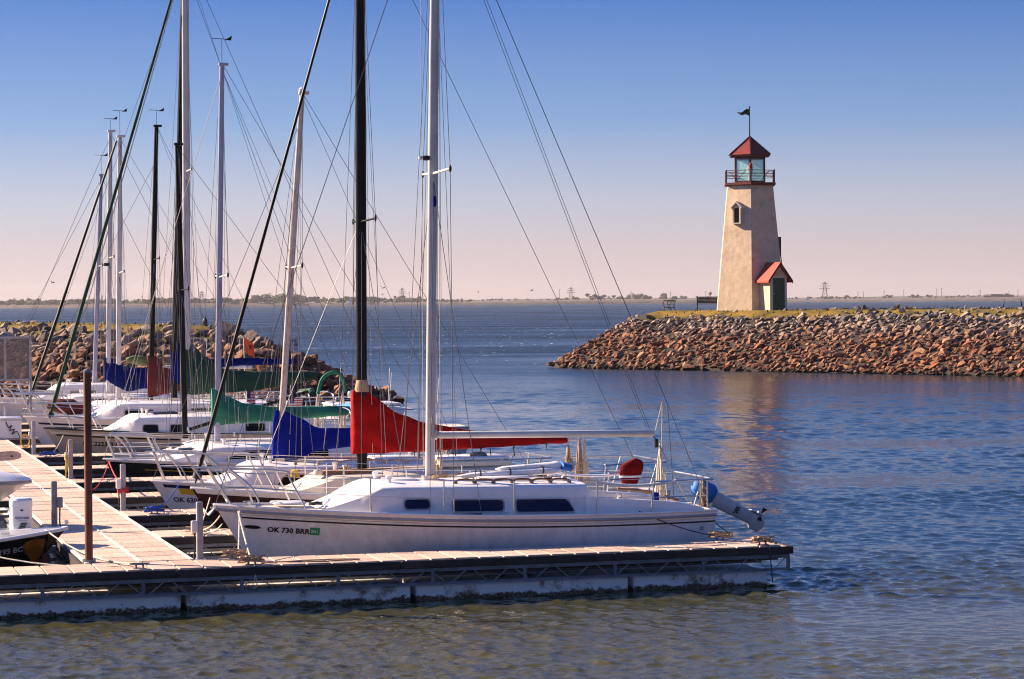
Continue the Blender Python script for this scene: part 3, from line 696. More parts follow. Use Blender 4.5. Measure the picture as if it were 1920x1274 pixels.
while v < V1 - 2:
    G().bevbox((-WW / 2, v + 1.2, .04), (WW - .1, 2.4, .38), .025).build('float', 'dock_float', t, True); v += 3.0

# short fingers on the left side of the walkway
for k, v0, lab in ((0, 3.3, 'short finger dock at left behind the black bass boat'), (1, 10.9, 'second short finger dock at left, behind the white runabout')):
    f = thing('dock_finger', lab, 'dock', W(-WW - .04, v0), TH, 'finger docks off the walkway')
    G().box((-3, .5, DECK - .04), (6, 1.0, .035)).build('deck_base', 'plank_pale', f)
    x = -.17
    while x > -5.9: inst(PL, 'plank', f, (x, .5, DECK - .008)); x -= .338
    for y in (-.02, 1.02): G().bevbox((-3, y, DECK - .06), (6, .045, .11), .008).build('rub_board', 'timber_dark', f); G().box((-3, y, .28), (6, .03, .05)).build('bottom_rail', 'galv', f)
    G().bevbox((-3, .5, .04), (5.8, .9, .36), .03).build('float', 'dock_float', f, True)

# steel service posts, cleats, the rusty pole
def post(u, v, h, label, box=True, wd=.085, matn='galv_light', side=-1):
    p = thing('service_post', label, 'post', W(u, v, DECK), TH, 'steel service posts along the walkway')
    G().bevbox((0, 0, h / 2), (wd, wd, h), .008).build('post', matn, p); G().bevbox((0, 0, .006), (wd * 2, wd * 2, .012), .003).build('base_plate', matn, p)
    if box:
        bx = G().bevbox((side * .08, -.05, h * .58), (.085, .06, .16), .01).build('junction_box', 'white_plastic' if matn == 'galv_light' else matn, p)
        G().tube(smooth_path([(side * .08, -.05, h * .5), (side * .075, -.05, h * .2), (side * .09, -.06, .01)], 4), .012, 5).build('conduit', 'rubber', p)
    return p
post(.09, -.02, .78, 'steel post with white box beside the nearest sailboat bow')
post(.1, 8.12, .78, 'steel post wrapped with red rope before the black-hulled boat')
post(.06, 15.9, .78, 'steel post with coiled yellow cord beside the tan hull')
post(.08, 24.0, .78, 'steel post hung with yellow hose near the white dock box')
post(.06, 31.6, .8, 'farthest steel post beside the white dock box')
post(-1.36, 4.85, .76, 'dark steel post beside the shadow of the runabout bow', matn='galv', side=1)
post(-1.36, 18.4, .8, 'dark steel post standing beyond the white runabout', matn='galv', side=1)
g = G(); g.tube([(0, 0, -1), (0, 0, 3.1)], .052, 14)
t = thing('mooring_pole', 'tall rusty brown pole standing at the walkway corner', 'pole', W(-1.38, .08), TH)
g.build('pole', 'rust', t, True); G().lathe([(.054, 3.09), (.056, 3.12), (.03, 3.14)], n=14).build('cap', 'galv', t)
G().lathe([(.09, .52), (.09, .6), (.075, .6), (.075, .52)], n=14).build('pile_ring', 'galv', t)

def cleat_mesh():
    g = G(); g.tube([(-.13, 0, .075), (-.05, 0, .07), (.05, 0, .07), (.13, 0, .075)], [.009, .016, .016, .009], 8)
    for sx in (-.045, .045): g.tube([(sx, 0, 0), (sx, 0, .07)], .013, 8)
    g.box((0, 0, .006), (.17, .05, .012)); o = g.build('cleat', 'galv', smooth=True); me = o.data; bpy.data.objects.remove(o); return me
CL = cleat_mesh()
def cleat(u, v, label, coil=True, matn='rope_tan'):
    o = bpy.data.objects.new('cleat', CL); col.objects.link(o); o.location = W(u, v, DECK + .008); o.rotation_euler = (0, 0, TH)
    tag(o, label, 'cleat', 'dock cleats')
    if coil:
        pts = []
        for i in range(46):
            a = i * .62; rr = .10 + .035 * math.sin(i * 1.7); pts.append((rr * 1.5 * math.cos(a), rr * .7 * math.sin(a), .05 + .035 * math.sin(i * .9) + .02 * (i / 46)))
        c = G().tube(pts, .011, 5).build('rope_coil', matn, smooth=True); c.location = W(u, v, DECK + .03); c.rotation_euler = (0, 0, TH + random.uniform(-.4, .4))
        tag(c, label.replace('cleat', 'rope coil wrapped on the cleat'), 'rope', 'rope coils on the docks')
cleat(.62, -.98, 'cleat on the nearest finger by the sailboat bow')
cleat(-.85, -.98, 'cleat on the nearest finger below the rusty pole', False)
cleat(7.86, -.95, 'cleat at the outer front corner of the nearest finger')
cleat(7.55, -.12, 'cleat at the outer rear corner of the nearest finger')
cleat(.55, -.14, 'cleat on the nearest finger behind the steel post')
cleat(.62, 3.5, 'cleat on the second finger before the maroon bow')
cleat(.5, 7.25, 'cleat on the third finger before the yellow-striped bow', True, 'rope_blue')
cleat(.3, 22.95, 'cleat on the finger before the tan hull bow', True, 'rope_blue')

# ================================================================== BOATS
BOATS = []
class Boat:
    def __init__(s, name, label, u, v, Lh, beam, zb, zm, zs, rake=.62, sm=.55, tb=.74, cat='sailboat', rz=0.0, heel=0.0, group='sailboats moored in the slips'):
        s.root = thing(name, label, cat, W(u, v), TH + rz, group); s.root.rotation_euler = (heel, 0, TH + rz)
        s.L, s.B, s.zb, s.zm, s.zs, s.rake, s.sm, s.tb = Lh, beam, zb, zm, zs, rake, sm, tb
        s.flare = .75; s.camber = .05; BOATS.append(s)
    def sheer(s, q):
        a = 2 * (s.zb + s.zs - 2 * s.zm); b = s.zs - s.zb - a; return s.zb + b * q + a * q * q
    def plan(s, q):
        if q < s.sm: return max(.012, math.sin(math.pi / 2 * q / s.sm) ** .82)
        return 1 - (1 - s.tb) * ((q - s.sm) / (1 - s.sm)) ** 2
    def hp(s, q, d, side):
        zz = s.sheer(q); z = zz - d; t = max(0.0, 1 - d / (zz + .35))
        x0 = s.rake * (s.zb - z) * (1 if z < s.zb else 1); xL = s.L - .06 * (s.zs - z)
        e = s.flare * (1 - q) ** 2 + .16
        return Vector((x0 * (1 - q) ** 1.0 + xL * q if q > 0 else x0, side * s.B / 2 * s.plan(q) * t ** e, z))
    def q_at(s, x, d):
        q = x / s.L
        for _ in range(12): q += (x - s.hp(max(0, min(1, q)), d, -1).x) / s.L
        return max(0, min(1, q))
    def nrm(s, q, d, side):
        e = 1e-3; q0 = max(e, min(1 - e, q)); d0 = max(e, d)
        a = s.hp(q0 + e, d0, side) - s.hp(q0 - e, d0, side); b = s.hp(q0, d0 + e, side) - s.hp(q0, d0 - e, side)
        n = a.cross(b).normalized(); return n if n.y * side > 0 else -n
    def hull(s, matn, deck='nonskid', toe='gel_white'):
        g = G(); Nq, Nd = 34, 11
        for side in (-1, 1):
            rings = []
            for i in range(Nq + 1):
                q = (i / Nq) ** 1.25; H = s.sheer(q) + .35
                rings.append([s.hp(q, H * (j / Nd) ** 1.15, side) for j in range(Nd + 1)])
            g.loft(rings, closed=False)
            if side == -1: tl = rings[-1]
            else: tr = rings[-1]
        g.loft([tl, tr], closed=False)
        s.hull_o = g.build('hull', matn, s.root, True, ang=50)
        g = G(); rings = []
        for i in range(Nq + 1):
            q = (i / Nq) ** 1.25; p = s.hp(q, .012, -1); w = -p.y
            rings.append([(p.x, w * k, p.z + s.camber * (1 - k * k) * min(1, w)) for k in (-1, -.7, -.35, 0, .35, .7, 1)])
        g.loft(rings, closed=False); s.deck_o = g.build('deck', deck, s.root, True)
        if toe:
            for side in (-1, 1):
                pts = [s.hp((i / 26) ** 1.2, -.012, side) for i in range(27)]
                G().tube(pts, .022, 6).build('toe_rail', toe, s.hull_o, True)
    def stripe(s, d0, d1, matn, q0=.01, q1=.999, name='hull_stripe', sides=(-1, 1), off=.004):
        for side in sides:
            a, b = [], []
            for i in range(33):
                q = q0 + (q1 - q0) * (i / 32) ** 1.15
                n0 = s.nrm(q, d0, side) * off; a.append([s.hp(q, d0, side) + n0, s.hp(q, (d0 + d1) / 2, side) + n0 * 1.4, s.hp(q, d1, side) + s.nrm(q, d1, side) * off])
            G().loft(a, closed=False).build(name, matn, s.hull_o, True)
    def rubrail(s, d, r, matn):
        for side in (-1, 1):
            G().tube([s.hp((i / 30) ** 1.2, d, side) + s.nrm((i / 30) ** 1.2, d, side) * r * .4 for i in range(31)], r, 6).build('rub_rail', matn, s.hull_o, True)
    def text(s, body, x, d, size, matn, name='registration_number', slant=0.0):
        vs, fs = text_geo(body, size); out = []
        for p in vs:
            xx = x + p.x + slant * p.y; dd = d - p.y; q = s.q_at(xx, dd); out.append(s.hp(q, dd, -1) + s.nrm(q, dd, -1) * .007)
        return tag(G().add(out, fs).build(name, matn, s.hull_o), None)
    def patch(s, x0, x1, d0, d1, matn, name):
        vs = []
        for x, d in ((x0, d1), (x1, d1), (x1, d0), (x0, d0)):
            q = s.q_at(x, d); vs.append(s.hp(q, d, -1) + s.nrm(q, d, -1) * .006)
        return G().add(vs, [(0, 1, 2, 3)]).build(name, matn, s.hull_o)
    # ---- cabin trunk
    def deckz(s, x): return s.sheer(max(0, min(1, x / s.L))) + .02
    def cab(s, x):
        c = s.c; t = (x - c['xb']) / (c['xc'] - c['xb']); top = c['zb'] + (c['zc'] - c['zb']) * max(0, min(1, t)); zd = s.deckz(x)
        f = max(0.0, min(1.0, (x - c['xa']) / (c['xb'] - c['xa']))); f = f * f * (3 - 2 * f) * .35 + f * .65
        w = c['w'] * (c.get('wf', .62) + (1 - c.get('wf', .62)) * min(1, f * 1.1)); return zd, max(.004, (top - zd) * f), w
    def cabin(s, xa, xb, xc, zb, zc, w, matn='gel_white', roof=None, wf=.62, band=None):
        s.c = dict(xa=xa, xb=xb, xc=xc, zb=zb, zc=zc, w=w, wf=wf); g = G(); rings = []; n = 22
        for i in range(n + 1):
            t = i / n; x = xa + (xb - xa) * min(1, t * 2.2) if t * 2.2 <= 1 else xb + (xc - xb) * (t * 2.2 - 1) / 1.2
            zd, h, w_ = s.cab(x); k = min(1, h / .15); half = []
            for yy, zz in ((w_, -.03), (w_ - .02 * k, .3 * h), (w_ - .05 * k, .86 * h), (w_ - .075 * k, .95 * h), (w_ - .12 * k, h), (w_ * .5, h + .035 * k)): half.append((x, yy, zd + zz))
            rings.append([(a, -b, c_) for a, b, c_ in half] + [(x, 0, zd + h + .045 * k)] + half[::-1])
        g.loft(rings); s.cab_o = g.build('cabin', matn, s.root, True, ang=32)
        return s.cab_o
    def cabside(s, x, z, off):
        zd, h, w = s.cab(x); f = max(0, min(1, (z - zd) / (.86 * h + 1e-6))); return Vector((x, -(w - .05 * f * min(1, h / .15)) - off, z))
    def window(s, poly, matn='glass_dark', r=.05, frame='gel_grey', fw=.022):
        pp = round_poly(poly, r); c = sum(pp, Vector((0, 0))) / len(pp)
        for side in (-1, 1):
            def P(p, off):
                v = s.cabside(p[0], p[1], off); v.y *= -side; return v
            pane = G().add([P(p, .006) for p in pp], [tuple(range(len(pp)))]).build('window', matn, s.cab_o)
            outer = []
            for p in pp:
                d = p - c; outer.append(p + Vector((fw if d.x > 0 else -fw, fw if d.y > 0 else -fw)) * .8)
            G().loft([[P(p, .001) for p in outer], [P(p, .014) for p in outer], [P(p, .014) for p in pp], [P(p, .004) for p in pp]], caps=(False, False)).build('window_frame', frame, pane, True)
    # ---- rig
    def mast(s, x0, z0, x1, z1, r, matn, taper=.8, y=0.0):
        s.mx0, s.mz0, s.mx1, s.mz1 = x0, z0, x1, z1
        s.mast_o = G().tube([(x0 + (x1 - x0) * k / 6, y, z0 + (z1 - z0) * k / 6) for k in range(7)], [r * (1 - (1 - taper) * max(0, k - 4) / 2) for k in range(7)], 12, ey=.7).build('mast', matn, s.root, True)
        G().box((x0, y, z0 + .03), (r * 3, r * 2.6, .06)).build('mast_step', 'steel', s.mast_o)
        G().bevbox((x1 + .03, y, z1 + .03), (r * 3.2, r * 1.4, .06), .01).build('masthead', matn, s.mast_o)
    def at(s, z): t = (z - s.mz0) / (s.mz1 - s.mz0); return s.mx0 + (s.mx1 - s.mx0) * t
    def spreaders(s, z, w, matn, r=.018, sweep=.05):
        for side in (-1, 1):
            sp = G().tube([(s.at(z), side * .04, z), (s.at(z) + sweep, side * w, z + .03)], r, 8).build('spreader', matn, s.root, True)
            G().lathe([(.004, -.06), (.022, -.02), (.022, .02), (.004, .06)], (s.at(z) + sweep, side * w, z + .03), 8).build('spreader_tip', 'rubber', sp)
        s.sp = (z, w, sweep)
    def shrouds(s, xc, yc, top=None, r=.005, matn='wire'):
        z, w, sw = s.sp; top = top or s.mz1 - .05
        for side in (-1, 1):
            dk = s.deckz(xc)
            G().tube([(s.at(top), side * .03, top), (s.at(z) + sw, side * w, z + .04), (xc, side * yc, dk)], r, 5).build('shroud', matn, s.root)
            for dx in (-.35, .4):
                G().tube([(s.at(z - .1), side * .04, z - .1), (xc + dx, side * yc, dk)], r, 5).build('lower_shroud', matn, s.root)
            G().tube([(xc, side * yc, dk), (xc, side * yc, dk + .22)], r * 2.4, 6).build('turnbuckle', 'steel', s.root)
        for dx, dy, fz in ((.10, -.06, .98), (-.10, .05, .9), (.22, -.15, .72), (-.3, -.2, .86)):
            zt_ = s.mz0 + (s.mz1 - s.mz0) * fz; G().tube(sag((s.at(zt_) + dx * .3, dy * .4, zt_), (s.mx0 + dx * 1.6, dy * 1.6, s.mz0 + .08), .0, 3), r * .8, 5).build('halyard', 'rope_white' if dx > 0 else matn, s.root)
    def line(s, p0, p1, r=.005, matn='wire', name='stay', sg=0.0):
        return G().tube(sag(p0, p1, sg, 9) if sg else [p0, p1], r, 5).build(name, matn, s.root)
    def furled(s, p0, p1, r, matn):
        p0, p1 = Vector(p0), Vector(p1); pts = []; rr = []
        for i in range(25):
            t = i / 24; pts.append(p0.lerp(p1, t)); rr.append(r * (.35 if t < .015 else (1.0 - .45 * t) * (1 + .06 * math.sin(i * 2.1))))
        f = G().tube(pts, rr, 9).build('furled_jib', matn, s.root, True)
        d = (p1 - p0).normalized(); c = p0 + d * .12
        G().tube([c - d * .05, c - d * .045, c + d * .045, c + d * .05], [.05, .075, .075, .05], 12).build('furler_drum', 'rubber', f, True)
        return f
    def boom(s, x0, z0, x1, z1, r, matn, y=0.0):
        s.boom_o = G().tube([(x0, 0, z0), (x0 + .04, 0, z0), (x1 - .02, y, z1), (x1, y, z1)], [r * .6, r, r, r * .8], 12).build('boom', matn, s.root, True)
        G().lathe([(.02, -.07), (.045, -.04), (.045, .04), (.02, .07)], (x0 - .03, 0, z0), 10).build('gooseneck', 'steel', s.boom_o, True)
        return s.boom_o
    def cover(s, st, matn, wr=.018, y1=0.0, seed=0.0):
        """st: (x, bottom, top, half-width) along the boom"""
        rings = []; n = 44
        def ev(x):
            for a, b in zip(st, st[1:]):
                if a[0] <= x <= b[0]:
                    t = (x - a[0]) / (b[0] - a[0]); t = t * t * (3 - 2 * t) * .5 + t * .5
                    return [a[k] + (b[k] - a[k]) * t for k in (1, 2, 3)]
            return st[-1][1:]
        for i in range(n + 1):
            t = i / n; x = st[0][0] + (st[-1][0] - st[0][0]) * t ** 1.25; zb, zt, hw = ev(x); r = []
            for j in range(20):
                a = 2 * math.pi * j / 20; ca, sa = math.cos(a), math.sin(a); zz = (zb + zt) / 2 + (zt - zb) / 2 * ca
                ww = hw * (1.0 - .45 * max(0, ca)) * (abs(sa) ** .7) * (1 if sa >= 0 else -1)
                wv = noise.noise((x * 2.6 + zz * 3.4 + seed, zz * 1.3, seed)) * 3.2 + noise.noise((x * 7 + seed, zz * 8, 3)) * 1.1 + 1.5 * (.5 - abs(math.sin(4.2 * (x * .9 + zz * 1.5) + 2.4 * noise.noise((x * 1.2, zz * 1.2, seed + 7))))) * (1 if zt - zb > .25 else .4)
                r.append((x, ww + math.copysign(wr, sa) * wv * (1 if abs(sa) > .25 else .2) + y1 * t, zz + (wr * .6 * noise.noise((x * 5, 0, seed)) if abs(ca) > .9 else 0)))
            rings.append(r)
        o = G().loft(rings).build('sail_cover', matn, s.root, True, ang=80); s.ties(st, 6 if st[-1][0] - st[0][0] > 2 else 2, 'rope_dark' if 'green' not in matn else 'rope_white'); return o
    def ties(s, st, n, matn='rope_white'):
        for i in range(n):
            x = st[1][0] + .12 + (st[-1][0] - st[1][0] - .2) * (i + .5) / n
            for a, b_ in zip(st, st[1:]):
                if a[0] <= x <= b_[0]:
                    t = (x - a[0]) / (b_[0] - a[0]); zb, hw = a[1] + (b_[1] - a[1]) * t, a[3] + (b_[3] - a[3]) * t
                    G().tube(smooth_path([(x, -hw * .9, zb + .05), (x + .01, -hw * .3, zb - .025), (x, hw * .6, zb + .03)], 3), .008, 5).build('cover_tie', matn, s.root)
                    G().tube([(x, -.02, zb - .02), (x + .015, -.025, zb - .10)], .006, 5).build('tie_end', matn, s.root)
    # ---- rails
    def pulpit(s, x_aft=1.15, h=.55, over=.12, r=.014, matn='steel'):
        def ed(x, side, inn=.05):
            p = s.hp(s.q_at(max(x, .02), 0), 0, side); return Vector((x, side * max(0, abs(p.y) - inn), p.z + .02))
        front = Vector((-over, 0, s.zb + h + .02))
        for side in (-1, 1):
            a = ed(x_aft, side); m1 = ed(x_aft * .78, side) + Vector((0, 0, h)); m2 = ed(x_aft * .35, side) + Vector((-.05, side * .04, h + .01))
            top = G().tube(smooth_path([a, a.lerp(m1, .8), m1, m2, front], 5), r, 7).build('pulpit_rail', matn, s.root, True)
            b = ed(x_aft * .5, side); G().tube(smooth_path([b, b.lerp(m2, .5) + Vector((0, 0, 0)), m2.lerp(front, .3)], 3), r, 6).build('pulpit_leg', matn, top, True)
            c = ed(.22, side, .03); G().tube([c, m2.lerp(front, .72)], r, 6).build('pulpit_leg', matn, top, True)
            G().tube([a.lerp(m1, .5), b.lerp(m2, .5), c.lerp(m2.lerp(front, .72), .5)], r * .7, 6).build('pulpit_midrail', matn, top, True)
        s.pul = (x_aft * .78, h)
    def lifelines(s, xs, h=.55, r=.0045, matn='wire_bright', pr=.012, aft=None):
        for side in (-1, 1):
            up, lo = [], []
            x0 = s.pul[0]; p = s.hp(s.q_at(x0, 0), 0, side); up.append((x0, p.y * .93, p.z + s.pul[1])); lo.append((x0 + .08, p.y * .93, p.z + s.pul[1] * .5))
            for x in xs:
                p = s.hp(s.q_at(x, 0), 0, side); y = p.y - side * .05
                G().tube([(x, y, p.z), (x, y, p.z + h)], pr, 7).build('stanchion', 'steel', s.root, True)
                up.append((x, y, p.z + h)); lo.append((x, y, p.z + h * .5))
            if aft: p = s.hp(s.q_at(aft, 0), 0, side); up.append((aft, p.y * .95, p.z + h)); lo.append((aft, p.y * .95, p.z + h * .5))
            for q in (up, lo):
                G().tube(q, r, 5).build('lifeline', matn, s.root)
    def pushpit(s, x0, h=.5, r=.014, matn='steel'):
        zz = s.zs; top = []
        for side in (-1, 1):
            p = s.hp(s.q_at(x0, 0), 0, side); e = s.hp(1, 0, side)
            a = [(x0, p.y * .94, p.z), (x0 + .05, p.y * .94, p.z + h * .9), (x0 + .12, p.y * .93, p.z + h), (s.L - .12, e.y * .93, zz + h), (s.L - .02, e.y * .8, zz + h), (s.L, 0, zz + h)]
            G().tube(smooth_path(a, 4), r, 7).build('pushpit_rail', matn, s.root, True)
            for x in (s.L - .25,): e2 = s.hp(s.q_at(x, 0), 0, side); G().tube([(x - .12, e2.y * .93, e2.z), (x + .03, e2.y * .93, e2.z + h)], r, 6).build('pushpit_leg', matn, s.root, True)
            G().tube([(x0 + .03, p.y * .94, p.z + h * .5), (s.L - .1, e.y * .93, zz + h * .5)], r * .7, 6).build('pushpit_midrail', matn, s.root, True)
    def coaming(s, x0, x1, h0, h1, w, matn='gel_white'):
        for side in (-1, 1):
            rings = []
            for i in range(9):
                t = i / 8; x = x0 + (x1 - x0) * t; h = h0 + (h1 - h0) * t; z = s.deckz(x); k = 1 if t < .85 else (1 - t) / .15 * .7 + .3
                rings.append([(x, side * (w + .02), z - .02), (x, side * w, z + h * .8 * k), (x, side * (w - .03), z + h * k), (x, side * (w - .14), z + h * k), (x, side * (w - .17), z + h * .8 * k), (x, side * (w - .17), z - .02)])
            G().loft(rings).build('coaming', matn, s.root, True)
    def hatch(s, x0, x1, z, w, h, matn='gel_white'):
        return G().bevbox(((x0 + x1) / 2, 0, z + h / 2), (x1 - x0, w, h), min(.02, h * .4)).build('hatch', matn, s.root, True)
    def handrail(s, x0, x1, n, yfrac, matn='teak'):
        for side in (-1, 1):
            g = G()
            pts = []
            for i in range(n * 6 + 1):
                x = x0 + (x1 - x0) * i / (n * 6); zd, h, w = s.cab(x); f = (i % 6) / 6; lift = .03 + .028 * math.sin(math.pi * f) ** .6
                pts.append((x, side * w * yfrac, zd + h + .02 + lift))
            o = G().tube(pts, .016, 6).build('handrail', matn, s.root, True)
            for i in range(n + 1):
                x = x0 + (x1 - x0) * i / n; zd, h, w = s.cab(x); G().bevbox((x, side * w * yfrac, zd + h + .025), (.06, .03, .05), .006).build('handrail_foot', matn, o)
    def wind_vane(s, tall=.45):
        x, z = s.mx1, s.mz1 + .06
        v = G().tube([(x, 0, z), (x, 0, z + tall)], .006, 5).build('wind_vane', 'alu_black', s.root)
        G().tube([(x - .2, 0, z + tall), (x + .12, .02, z + tall - .01)], .007, 5).build('vane_arrow', 'alu_black', v)
        G().slab([(x + .06, 0, z + tall - .03), (x + .2, .03, z + tall - .03), (x + .22, .03, z + tall + .07)], (0, 1, 0), .006).build('vane_tail', 'alu_black', v)
    def ropes(s, x, y, z0, z1, n, matn, name='rope_bundle', spread=.06, r=.009):
        g = G()
        for i in range(n):
            a = random.uniform(-spread, spread); b_ = random.uniform(-spread * .5, spread * .5)
            g.tube(smooth_path([(x, y, z0), (x + a * .5, y + b_, z0 - (z0 - z1) * .3), (x + a, y + b_, z0 - (z0 - z1) * .7), (x + a * 1.2, y + b_, z1 + random.uniform(0, .12)), (x + a * 1.2 + .03, y + b_, z1 + random.uniform(.02, .1)), (x + a * .9 + .02, y + b_, z0 - (z0 - z1) * .5)], 4), r, 5)
        return tag(g.build(name, matn, s.root, True), kind='stuff')

random.seed(21)
# ---- 1: nearest white sailboat
b = Boat('sailboat', 'nearest white sailboat with bare white boom and tilted outboard motor', .52, 1.35, 7.2, 2.42, 1.16, .98, .93)
b.hull('gel_hull'); b.rubrail(.055, .022, 'gel_grey'); b.stripe(.135, .158, 'stripe_black', .035); b.stripe(.10, .104, 'gel_grey', .03)
b.text('OK 730 BRR', .70, .335, .105, 'ink'); b.patch(1.26, 1.39, .235, .345, 'tag_green', 'registration_sticker'); b.text('2011', 1.275, .31, .05, 'ink_white', 'sticker_text')
b.text('22', 6.93, .26, .06, 'ink_navy', 'hull_mark'); b.patch(.40, .60, .268, .29, 'stripe_black', 'hull_emblem')
g = G(); vs = [];
for i in range(20):
    a = 2 * math.pi * i / 20; x = .50 + .11 * math.cos(a); d = .28 + .028 * math.sin(a); q = b.q_at(x, d); vs.append(b.hp(q, d, -1) + b.nrm(q, d, -1) * .008)
g.add(vs, [tuple(range(20))]).build('hull_emblem', 'stripe_black', b.hull_o)
b.cabin(1.38, 2.25, 5.25, 1.415, 1.36, .88); 
b.window([(2.54, 1.10), (2.90, 1.095), (2.90, 1.225), (2.54, 1.23)], r=.06); b.window([(3.24, 1.045), (3.98, 1.03), (3.98, 1.185), (3.24, 1.20)], r=.06); b.window([(4.17, 1.01), (5.04, .99), (4.92, 1.17), (4.17, 1.185)], r=.05)
b.mast(3.13, 1.44, 3.29, 10.4, .072, 'alu_white'); b.spreaders(5.85, .78, 'alu_white', .019); b.shrouds(3.2, 1.06)
b.boom(3.24, 2.08, 6.56, 2.03, .052, 'alu_white')
b.line((.02, 0, 1.2), (3.28, 0, 10.35), .006, name='forestay'); b.line((3.3, 0, 10.38), (6.78, 0, 2.46), .006, name='backstay')
for sd in (-1, 1): b.line((6.78, 0, 2.46), (7.15, sd * .75, .95), .005, name='backstay_bridle')
b.line((3.28, 0, 10.3), (6.5, 0, 2.08), .004, name='topping_lift'); b.line((3.26, -.03, 10.2), (6.45, -.02, 2.1), .004, name='topping_lift')
b.line((3.3, -.05, 8.5), (3.2, -.12, 1.5), .004, 'rope_white', 'halyard'); b.line((3.05, -.02, 9.9), (3.02, -.05, 1.55), .004, 'rope_white', 'halyard'); b.line((3.33, .05, 9.9), (3.3, .06, 1.5), .004, 'rope_white', 'halyard')
o = G().bevbox((3.1, -.05, 6.07), (.10, .06, .07), .012).build('mast_light', 'rubber', b.root, True); G().lathe([(.01, -.03), (.035, -.015), (.03, .03)], (3.02, -.05, 6.07), 10).build('lens', 'white_plastic', o, True)
G().bevbox((3.21, -.07, 5.45), (.05, .03, .16), .01).build('mast_fitting', 'canvas_blue', b.root, True)
b.pulpit(1.2, .52, .28); b.lifelines([2.05, 3.05, 4.05, 5.3], .5, aft=6.1); b.pushpit(6.15, .46)
b.coaming(5.2, 7.0, .24, .10, .92); b.hatch(3.75, 4.55, 1.425, .62, .05); b.hatch(2.45, 2.9, 1.435, .5, .035, 'gel_white'); b.handrail(3.35, 5.05, 6, .66)
for sd in (-1, 1):   # padded lifeline by the cockpit
    p0 = b.hp(b.q_at(5.3, 0), 0, sd); p1 = b.hp(b.q_at(6.6, 0), 0, sd)
    G().tube(sag((5.3, p0.y * .95, p0.z + .48), (6.55, p1.y * .95, p1.z + .46), .06), .021, 7).build('padded_lifeline', 'white_plastic', b.root, True)
b.ropes(6.66, 0, 1.88, .95, 9, 'rope_white', 'mainsheet_coil', .09)
for k in range(4): b.line((6.62 + .012 * k, -.03 + .02 * k, 1.86), (7.05 + .015 * k, -.1 + .06 * k, 1.02), .006, 'rope_white', 'mainsheet')
o = G().bevbox((6.60, 0, 1.88), (.06, .03, .13), .012).build('mainsheet_block', 'rubber', b.root, True); b.line((6.52, 0, 2.0), (6.6, 0, 1.94), .008, 'rope_dark', 'mainsheet_strop')
b.line((6.58, 0, 2.05), (6.70, 0, 2.50), .007, 'rope_white', 'boom_hanger'); b.line((6.70, 0, 2.5), (6.69, 0, 1.75), .008, 'rope_white', 'hanging_line')
# winches
for x, y in ((5.75, -.78), (5.75, .78), (6.3, -.8)):
    G().lathe([(.05, 0), (.05, .02), (.035, .05), (.05, .09), (.05, .1), (.02, .11)], (x, y, b.deckz(x) + .16), 14).build('winch', 'canvas_blue' if x > 6 else 'steel', b.root, True)
# outboard on the transom, tilted up
om = G(); ax = Vector((1, 0, -.53)).normalized(); up = Vector((.53, 0, 1)).normalized(); base = Vector((7.52, .25, 1.06))
def oring(t, w, h, o=0.0, n=12):
    c = base + ax * t + up * o; return [c + Vector((0, 1, 0)) * (w * math.copysign(abs(math.cos(2 * math.pi * j / n)) ** .7, math.cos(2 * math.pi * j / n))) + up * (h * math.copysign(abs(math.sin(2 * math.pi * j / n)) ** .7, math.sin(2 * math.pi * j / n))) for j in range(n)]
motor = om.loft([oring(.02, .07, .11), oring(.18, .07, .12), oring(.42, .055, .11), oring(.62, .05, .10), oring(.74, .055, .10), oring(.80, .045, .13, -.02), oring(.95, .03, .12, -.03), oring(1.0, .015, .06, -.02)]).build('outboard_motor', 'motor_grey', b.root, True)
cv = []
for t, w, h in ((-.30, .03, .05), (-.28, .09, .10), (-.22, .115, .13), (-.14, .125, .155), (-.06, .12, .145), (.0, .125, .15), (.06, .105, .13), (.08, .07, .09)):
    r = oring(t, w, h, .03); cv.append([p + Vector((random.uniform(-.014, .014), random.uniform(-.014, .014), random.uniform(-.014, .014))) for p in r])
G().loft(cv).build('motor_cover', 'canvas_sky', motor, True, ang=70)
c = base + ax * .88 + up * .12
G().tube([c - ax * .05, c + ax * .05], [.03, .02], 8).build('propeller_hub', 'steel', motor, True)
for k in range(3):
    a = k * 2.09; rd = Vector((0, math.cos(a), 0)) + up * math.sin(a); G().slab([c, c + rd * .11 + ax * .045, c + rd * .12 - ax * .03], ax, .008).build('propeller_blade', 'bronze', motor)
G().slab([base + ax * .70 + up * .10 + Vector((0, -.07, 0)), base + ax * .9 + up * .10 + Vector((0, -.05, 0)), base + ax * .9 + up * .10 + Vector((0, .05, 0)), base + ax * .70 + up * .1 + Vector((0, .07, 0))], up, .012).build('cavitation_plate', 'motor_grey', motor)
G().beam((7.15, .25, .80), (7.55, .25, .95), .16, .03).build('motor_bracket', 'steel', motor); G().beam((7.16, .25, .62), (7.55, .25, .93), .12, .025).build('motor_bracket', 'steel', motor)
vs, fs = text_geo('JE', .13)
G().add([base + ax * (.45 + p.x * .8) + up * (p.y - .04) + Vector((0, -.062, 0)) for p in vs], fs).build('motor_lettering', 'ink', motor)
# stern ladder folded up, tiller
for y in (-.42, -.14): G().tube([(7.24, y, .52), (7.24, y, 1.36)], .013, 7).build('stern_ladder_rail', 'steel', b.root, True)
for z in (.56, .78, 1.0, 1.22): G().tube([(7.245, -.42, z), (7.245, -.14, z)], .012, 7).build('stern_ladder_rung', 'steel', b.root, True)
b.ropes(7.22, -.3, 1.4, .85, 6, 'rope_tan', 'dock_line_bundle', .05)
B1 = b
